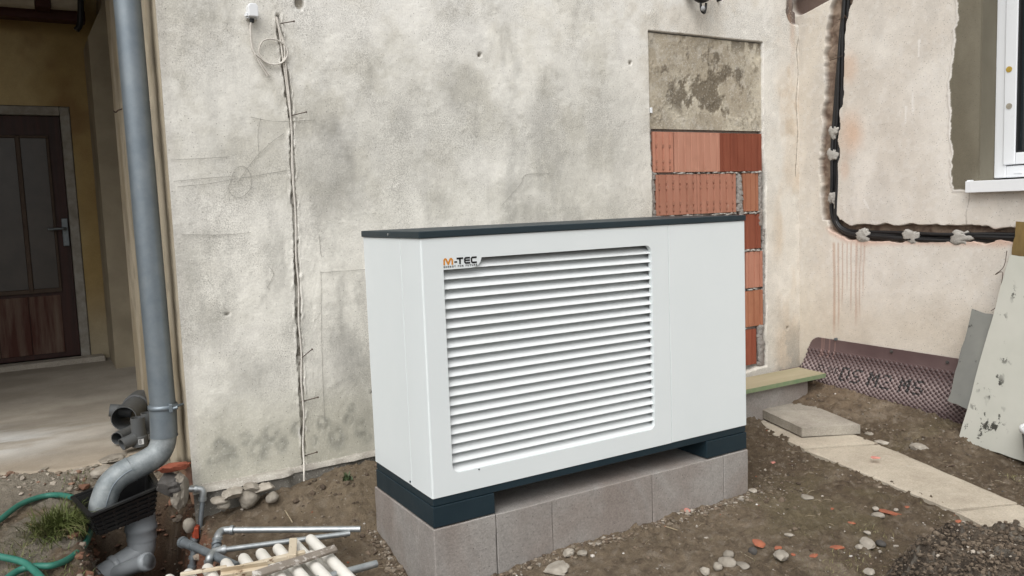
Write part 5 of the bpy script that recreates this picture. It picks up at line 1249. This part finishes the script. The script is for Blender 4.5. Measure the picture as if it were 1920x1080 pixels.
# dark soil heap, lower right ------------------------------------------------
hc = (1.575, -1.09)
hx_, hy_ = np.meshgrid(np.arange(-.52, .52, .0055), np.arange(-.42, .42, .0055)); p = P3(hx_ + hc[0], hy_ + hc[1])
r_ = np.hypot(hx_ / .48, hy_ / .36) + .35 * (fbm(p, 5, 3, 700) - .5) + .14 * (fbm(p, 18, 3, 701) - .5)
prf = sst(1.0, .45, r_)
hz = ground_full(hx_ + hc[0], hy_ + hc[1]) - .03 + prf * (.15 + .11 * (fbm(p, 7, 3, 702) - .35)) + prf * (.055 * np.maximum(0, fbm(p, 26, 3, 703) - .42) + .05 * np.maximum(0, fbm(p, 60, 3, 704) - .48)) 
hz += prf * bell(hx_, hy_, .06, .10, .10, .07, .05)
T = lerp(np.array([.065, .051, .039]), (.13, .105, .08), sst(.4, .65, fbm(p, 14, 4, 705))); T = lerp(T, (.24, .215, .18), sst(.62, .72, fbm(p, 40, 4, 706)) * .7); T = lerp(T, (.25, .23, .20), np.clip(bell(hx_, hy_, .07, .12, .08, .05, 1), 0, 1) * sst(.4, .6, fbm(p, 50, 3, 707)))
tag(gridmesh('soil_heap', np.stack([hx_ + hc[0], hy_ + hc[1], hz], -1), T, 'soil'), 'dark crumbly soil heap at the lower right', 'soil heap')
def heap_z(x, y):
    i = int(round((x - hc[0] + .52) / .0055)); j = int(round((y - hc[1] + .42) / .0055))
    return hz[j, i] if 0 <= j < hz.shape[0] and 0 <= i < hz.shape[1] else -9

# loose pebbles and clods (uncountable) -----------------------------------------
bm = bmesh.new(); bmesh.ops.create_icosphere(bm, subdivisions=1, radius=1); bm.verts.index_update()
IV = np.array([tuple(v.co) for v in bm.verts]); IF = np.array([[v.index for v in f.verts] for f in bm.faces]); bm.free()
def scatter(name, xy, size, cols, zfun, flat=(.4, .8), sink=.25):
    n = len(xy); R_ = RNG.random((n, 6)); a = R_[:, 0] * 6.283
    sc = np.stack([size * (.8 + .6 * R_[:, 1]), size * (.7 + .4 * R_[:, 2]), size * (flat[0] + (flat[1] - flat[0]) * R_[:, 3])], 1)
    V = IV[None] * (1 + .55 * (RNG.random((n, len(IV), 1)) - .5)) * sc[:, None]
    c, s = np.cos(a), np.sin(a)
    V = np.stack([V[..., 0] * c[:, None] - V[..., 1] * s[:, None], V[..., 0] * s[:, None] + V[..., 1] * c[:, None], V[..., 2]], -1)
    z = zfun(xy[:, 0], xy[:, 1]); V += np.stack([xy[:, 0], xy[:, 1], z + sc[:, 2] * (1 - 2 * sink)], -1)[:, None]
    F_ = (IF[None] + (np.arange(n) * len(IV))[:, None, None]).reshape(-1, 3)
    me = bpy.data.meshes.new(name); o = bpy.data.objects.new(name, me); COL.objects.link(o); ORG[o] = np.zeros(3)
    tint = np.repeat(cols * (.75 + .5 * R_[:, 4:5]), len(IV), 0); rawmesh(me, V.reshape(-1, 3), F_, False, tint); me.materials.append(MAT['stuff']); o['kind'] = 'stuff'; return o
def ok(x, y):
    m = ~((x > -.02) & (x < 1.62) & (y > -.02) & (y < .6)) & (x < XR - .05) & (y < np.where(x > XL - .02, YW - .06, 1.75))
    for (x0, y0), (x1, y1), (x2, y2), (x3, y3) in path:
        t_ = (y - y3) / (y0 - y3 + 1e-9); xl = x3 + (x0 - x3) * t_; t2 = (y - y2) / (y1 - y2 + 1e-9); xr = x2 + (x1 - x2) * t2
        m &= ~((y > min(y2, y3) - .03) & (y < max(y0, y1) + .03) & (x > xl - .01) & (x < xr + .01))
    return m
def pick(n, x0, x1, y0, y1, dens=None):
    xy = np.stack([RNG.uniform(x0, x1, n), RNG.uniform(y0, y1, n)], 1); k = ok(xy[:, 0], xy[:, 1])
    k &= RNG.random(n) < (.35 + 1.2 * sst(.4, .7, fbm(P3(xy[:, 0], xy[:, 1]), 2.6, 3, 800))); return xy[k]
xy = pick(30000, -1.5, 3.2, -1.3, 1.5); n = len(xy)
pal = np.array([[.14, .11, .08], [.10, .075, .055], [.20, .165, .125], [.30, .27, .23], [.17, .13, .095], [.12, .09, .065], [.24, .20, .155]])
sz = .0023 * np.exp(RNG.normal(0, .5, n)).clip(.5, 4.2)
scatter('soil_clods', xy, sz, pal[RNG.integers(0, 7, n)], ground_s)
xy = pick(900, -1.3, 3.2, -1.3, 1.4); n = len(xy)
pal2 = np.array([[.45, .42, .38], [.38, .35, .31], [.55, .52, .48], [.33, .30, .26], [.30, .10, .055], [.10, .095, .09], [.40, .36, .30]])
scatter('gravel', xy, .0038 * np.exp(RNG.normal(0, .45, n)).clip(.5, 2.6), pal2[RNG.integers(0, 7, n)], ground_s)
xy = pick(3600, -.75, 3.2, -1.3, 1.05); k = RNG.random(len(xy)) < np.clip(.25 + np.exp(-np.abs(xy[:, 1] + .1) * 5) * (xy[:, 0] > 0) + bell(xy[:, 0], xy[:, 1], 3.1, .5, .5, .7, .9) + bell(xy[:, 0], xy[:, 1], -.1, .7, .4, .4, .9), 0, 1); xy = xy[k]; n = len(xy)
scatter('soil_clods', xy, .0055 * np.exp(RNG.normal(0, .5, n)).clip(.5, 3), (pal * .85)[RNG.choice([0, 1, 4, 5, 2], n)], ground_s, (.5, .9), .35)
# crumbs of soil along the plinth foot
n = 1500; t_ = RNG.random(n); xy = np.stack([t_ * 1.65, -.012 - np.abs(RNG.normal(0, .03, n))], 1)
scatter('plinth_crumbs', xy, .0042 * np.exp(RNG.normal(0, .5, n)).clip(.4, 3), np.where((xy[:, :1] > 1.0) & (RNG.random((n, 1)) < .2), np.array([[.33, .29, .24]]), pal[RNG.integers(0, 7, n)]), ground_full)
n = 500; xy = np.stack([-.012 - np.abs(RNG.normal(0, .03, n)), RNG.uniform(0, .6, n)], 1)
scatter('plinth_crumbs', xy, .0048 * np.exp(RNG.normal(0, .5, n)).clip(.4, 3), pal[RNG.integers(0, 7, n)], ground_s)
# ditch rubble
n = 1100; xy = np.stack([RNG.uniform(-1.12, -.62, n), RNG.uniform(.35, 1.6, n)], 1)
scatter('ditch_rubble', xy, .0075 * np.exp(RNG.normal(0, .55, n)).clip(.4, 3), np.array([[.10, .06, .042], [.14, .075, .05], [.19, .10, .065], [.08, .055, .04], [.24, .20, .16]])[RNG.integers(0, 5, n)], ground_s)
# rubble at the broken floor edge
n = 420; xx = RNG.uniform(-1.9, -.66, n); xy = np.stack([xx, RNG.normal(1.72, .09, n) + .25 * sst(-1.1, -1.7, xx)], 1)
scatter('floor_edge_rubble', xy, .0065 * np.exp(RNG.normal(0, .6, n)).clip(.4, 3), np.array([[.30, .27, .22], [.24, .21, .17], [.20, .16, .12], [.34, .30, .25], [.22, .14, .10]])[RNG.integers(0, 5, n)], lambda x, y: np.where(y > 1.82, np.maximum(ground_s(x, y), -.055), ground_s(x, y)))
# clods on the heap
n = 5200; xy = np.stack([hc[0] + RNG.normal(0, .22, n).clip(-.5, .5), hc[1] + RNG.normal(0, .17, n).clip(-.4, .4)], 1); zz = np.array([heap_z(*q_) for q_ in xy]); k = zz > ground_full(xy[:, 0], xy[:, 1]) + .0
xy = xy[k]; n = len(xy)
scatter('heap_clods', xy, .0034 * np.exp(RNG.normal(0, .55, n)).clip(.4, 3.2), np.array([[.095, .072, .052], [.125, .096, .07], [.145, .113, .083], [.08, .061, .045], [.17, .135, .10], [.34, .30, .25]])[RNG.choice(6, n, p=[.26, .24, .2, .14, .12, .04])], lambda x, y: np.array([heap_z(a, b) for a, b in zip(x, y)]), (.5, .95), .15)

# ------------------------------------------------------------------ grass, weeds, straws
def blades(name, roots, length, spread, wdt, mat, lean=(0, 0), seed=0):
    r_ = np.random.default_rng(seed); V = []; F_ = []
    for (x, y, z) in roots:
        L_ = length * r_.uniform(.5, 1.15); a = r_.uniform(0, 6.283); o_ = spread * r_.uniform(.25, 1.0)
        dx, dy = math.cos(a) * o_ + lean[0], math.sin(a) * o_ + lean[1]; s_ = np.array([-dy, dx, 0]) / (math.hypot(dx, dy) + 1e-6); b = len(V)
        for k_ in range(5):
            t_ = k_ / 4; c = np.array([x + dx * L_ * t_ ** 1.4, y + dy * L_ * t_ ** 1.4, z + L_ * (t_ * .95 - .75 * o_ * t_ ** 2.4)]); w_ = wdt * (1 - t_ ** 2 * .95)
            V += [c - s_ * w_ / 2 + [0, 0, 0], c + s_ * w_ / 2 + [0, 0, w_ * .3]]
        F_ += [[b + 2 * k_, b + 2 * k_ + 1, b + 2 * k_ + 3, b + 2 * k_ + 2] for k_ in range(4)]
    return MB().add(np.array(V), F_, True)
gq = at(2, -.10, 88, 1000)
gt_ = thing('grass_tuft', 'bushy tuft of long green grass inside the hose loop', 'grass', (gq[0], gq[1], -.12))
rt = [(gq[0] + .05 + RNG.normal(0, .045), gq[1] + RNG.normal(0, .05), -.12) for _ in range(620)]
o = blades('b', rt, .21, 1.0, .0044, 'grass', (-.12, -.25), 3).build('blades', 'grass', gt_)
MAT['grass_dry'] = simple('grass_blade_dry', (.21, .20, .09), (.28, .25, .13), .7, 0, 18, 60, 0)
blades('b', [(gq[0] + .04 + RNG.normal(0, .05), gq[1] + RNG.normal(0, .055), -.12) for _ in range(130)], .16, 1.1, .0036, 'grass_dry', (-.15, -.3), 4).build('dry_blades', 'grass_dry', gt_)
rt = []
for (u, v, s_, n_) in ((60, 1035, .07, 130), (120, 1075, .08, 120), (25, 1072, .06, 90), (215, 915, .06, 60), (150, 925, .05, 40)):
    q_ = at(2, -.11, u, v); rt += [(x, y, gz(x, y) - .004) for x, y in zip(q_[0] + RNG.normal(0, s_, n_), q_[1] + RNG.normal(0, s_, n_))]
blades('b', rt, .045, .9, .0030, 'grass', (0, 0), 5).build('short_grass', 'grass', None, kind='stuff')
rt = []
for (u, v, s_, n_) in ((1600, 1055, .10, 130), (1560, 1070, .06, 50), (1880, 1020, .09, 130), (1640, 1005, .05, 40), (1905, 915, .03, 60), (1850, 985, .07, 50), (1780, 985, .06, 20), (1250, 1000, .25, 20)):
    q_ = at(2, -.24, u, v); rt += [(x, y, gz(x, y) - .003) for x, y in zip(q_[0] + RNG.normal(0, s_, n_), q_[1] + RNG.normal(0, s_, n_)) if ok(np.array([x]), np.array([y]))[0]]
blades('b', rt, .026, .9, .0020, 'grass', (0, 0), 6).build('sparse_grass', 'grass_dry', None, kind='stuff')
wq = at(2, -.10, 652, 917); wd = thing('weed', 'small green weed on the soil mound between wall and heat pump', 'weed', (wq[0], wq[1], gz(wq[0], wq[1])))
blades('b', [(wq[0] + RNG.normal(0, .010), wq[1] + RNG.normal(0, .010), gz(wq[0], wq[1]) - .003) for _ in range(26)], .055, .7, .009, 'weed', (0, 0), 8).build('leaves', 'weed', wd)
mb = MB()
for i in range(230):
    x, y = RNG.uniform(-.6, 3.0), RNG.uniform(-1.2, 1.0)
    if not ok(np.array([x]), np.array([y]))[0]: continue
    a = RNG.uniform(0, 6.28); L_ = RNG.uniform(.012, .05); z = gz(x, y) + .004
    mb.tube([(x, y, z), (x + math.cos(a) * L_ * .5, y + math.sin(a) * L_ * .5, gz(x + math.cos(a) * L_ * .5, y + math.sin(a) * L_ * .5) + .006), (x + math.cos(a) * L_, y + math.sin(a) * L_, gz(x + math.cos(a) * L_, y + math.sin(a) * L_) + .004)], .0009, 4)
mb.build('straw_bits', 'straw', None, kind='stuff')
def gp(u, v, h=.006):
    q_ = at(2, -.12, u, v)
    for _ in range(12): q_ = at(2, gz(q_[0], q_[1]) + h, u, v)
    return q_
tag(MB().tube(spline([gp(502, 962), gp(520, 959, .012), gp(533, 957, .018), gp(540, 966, .014), gp(548, 979)], 5), .0026, 6).build('twig', 'straw'), 'pale bent twig on the soil in front of the stone heap', 'twig')
tag(MB().tube([gp(520, 1014), gp(552, 1003, .012)], .0022, 6).build('twig', 'rustnail'), 'short dark twig between the two long galvanised pipes', 'twig')
for (u, v, u1, v1, r_, lb) in ((1248, 987, 1270, 994, .0022, 'pale straight splinter on the soil before the plinth'), (1478, 870, 1490, 872, .003, 'short dark stick next to the pink shard'), (1772, 874, 1790, 873, .003, 'dark stick at the far edge of the path')):
    tag(MB().tube([gp(u, v), gp(u1, v1)], r_, 6).build('splinter', 'straw' if r_ < .003 else 'rustnail'), lb, 'splinter')
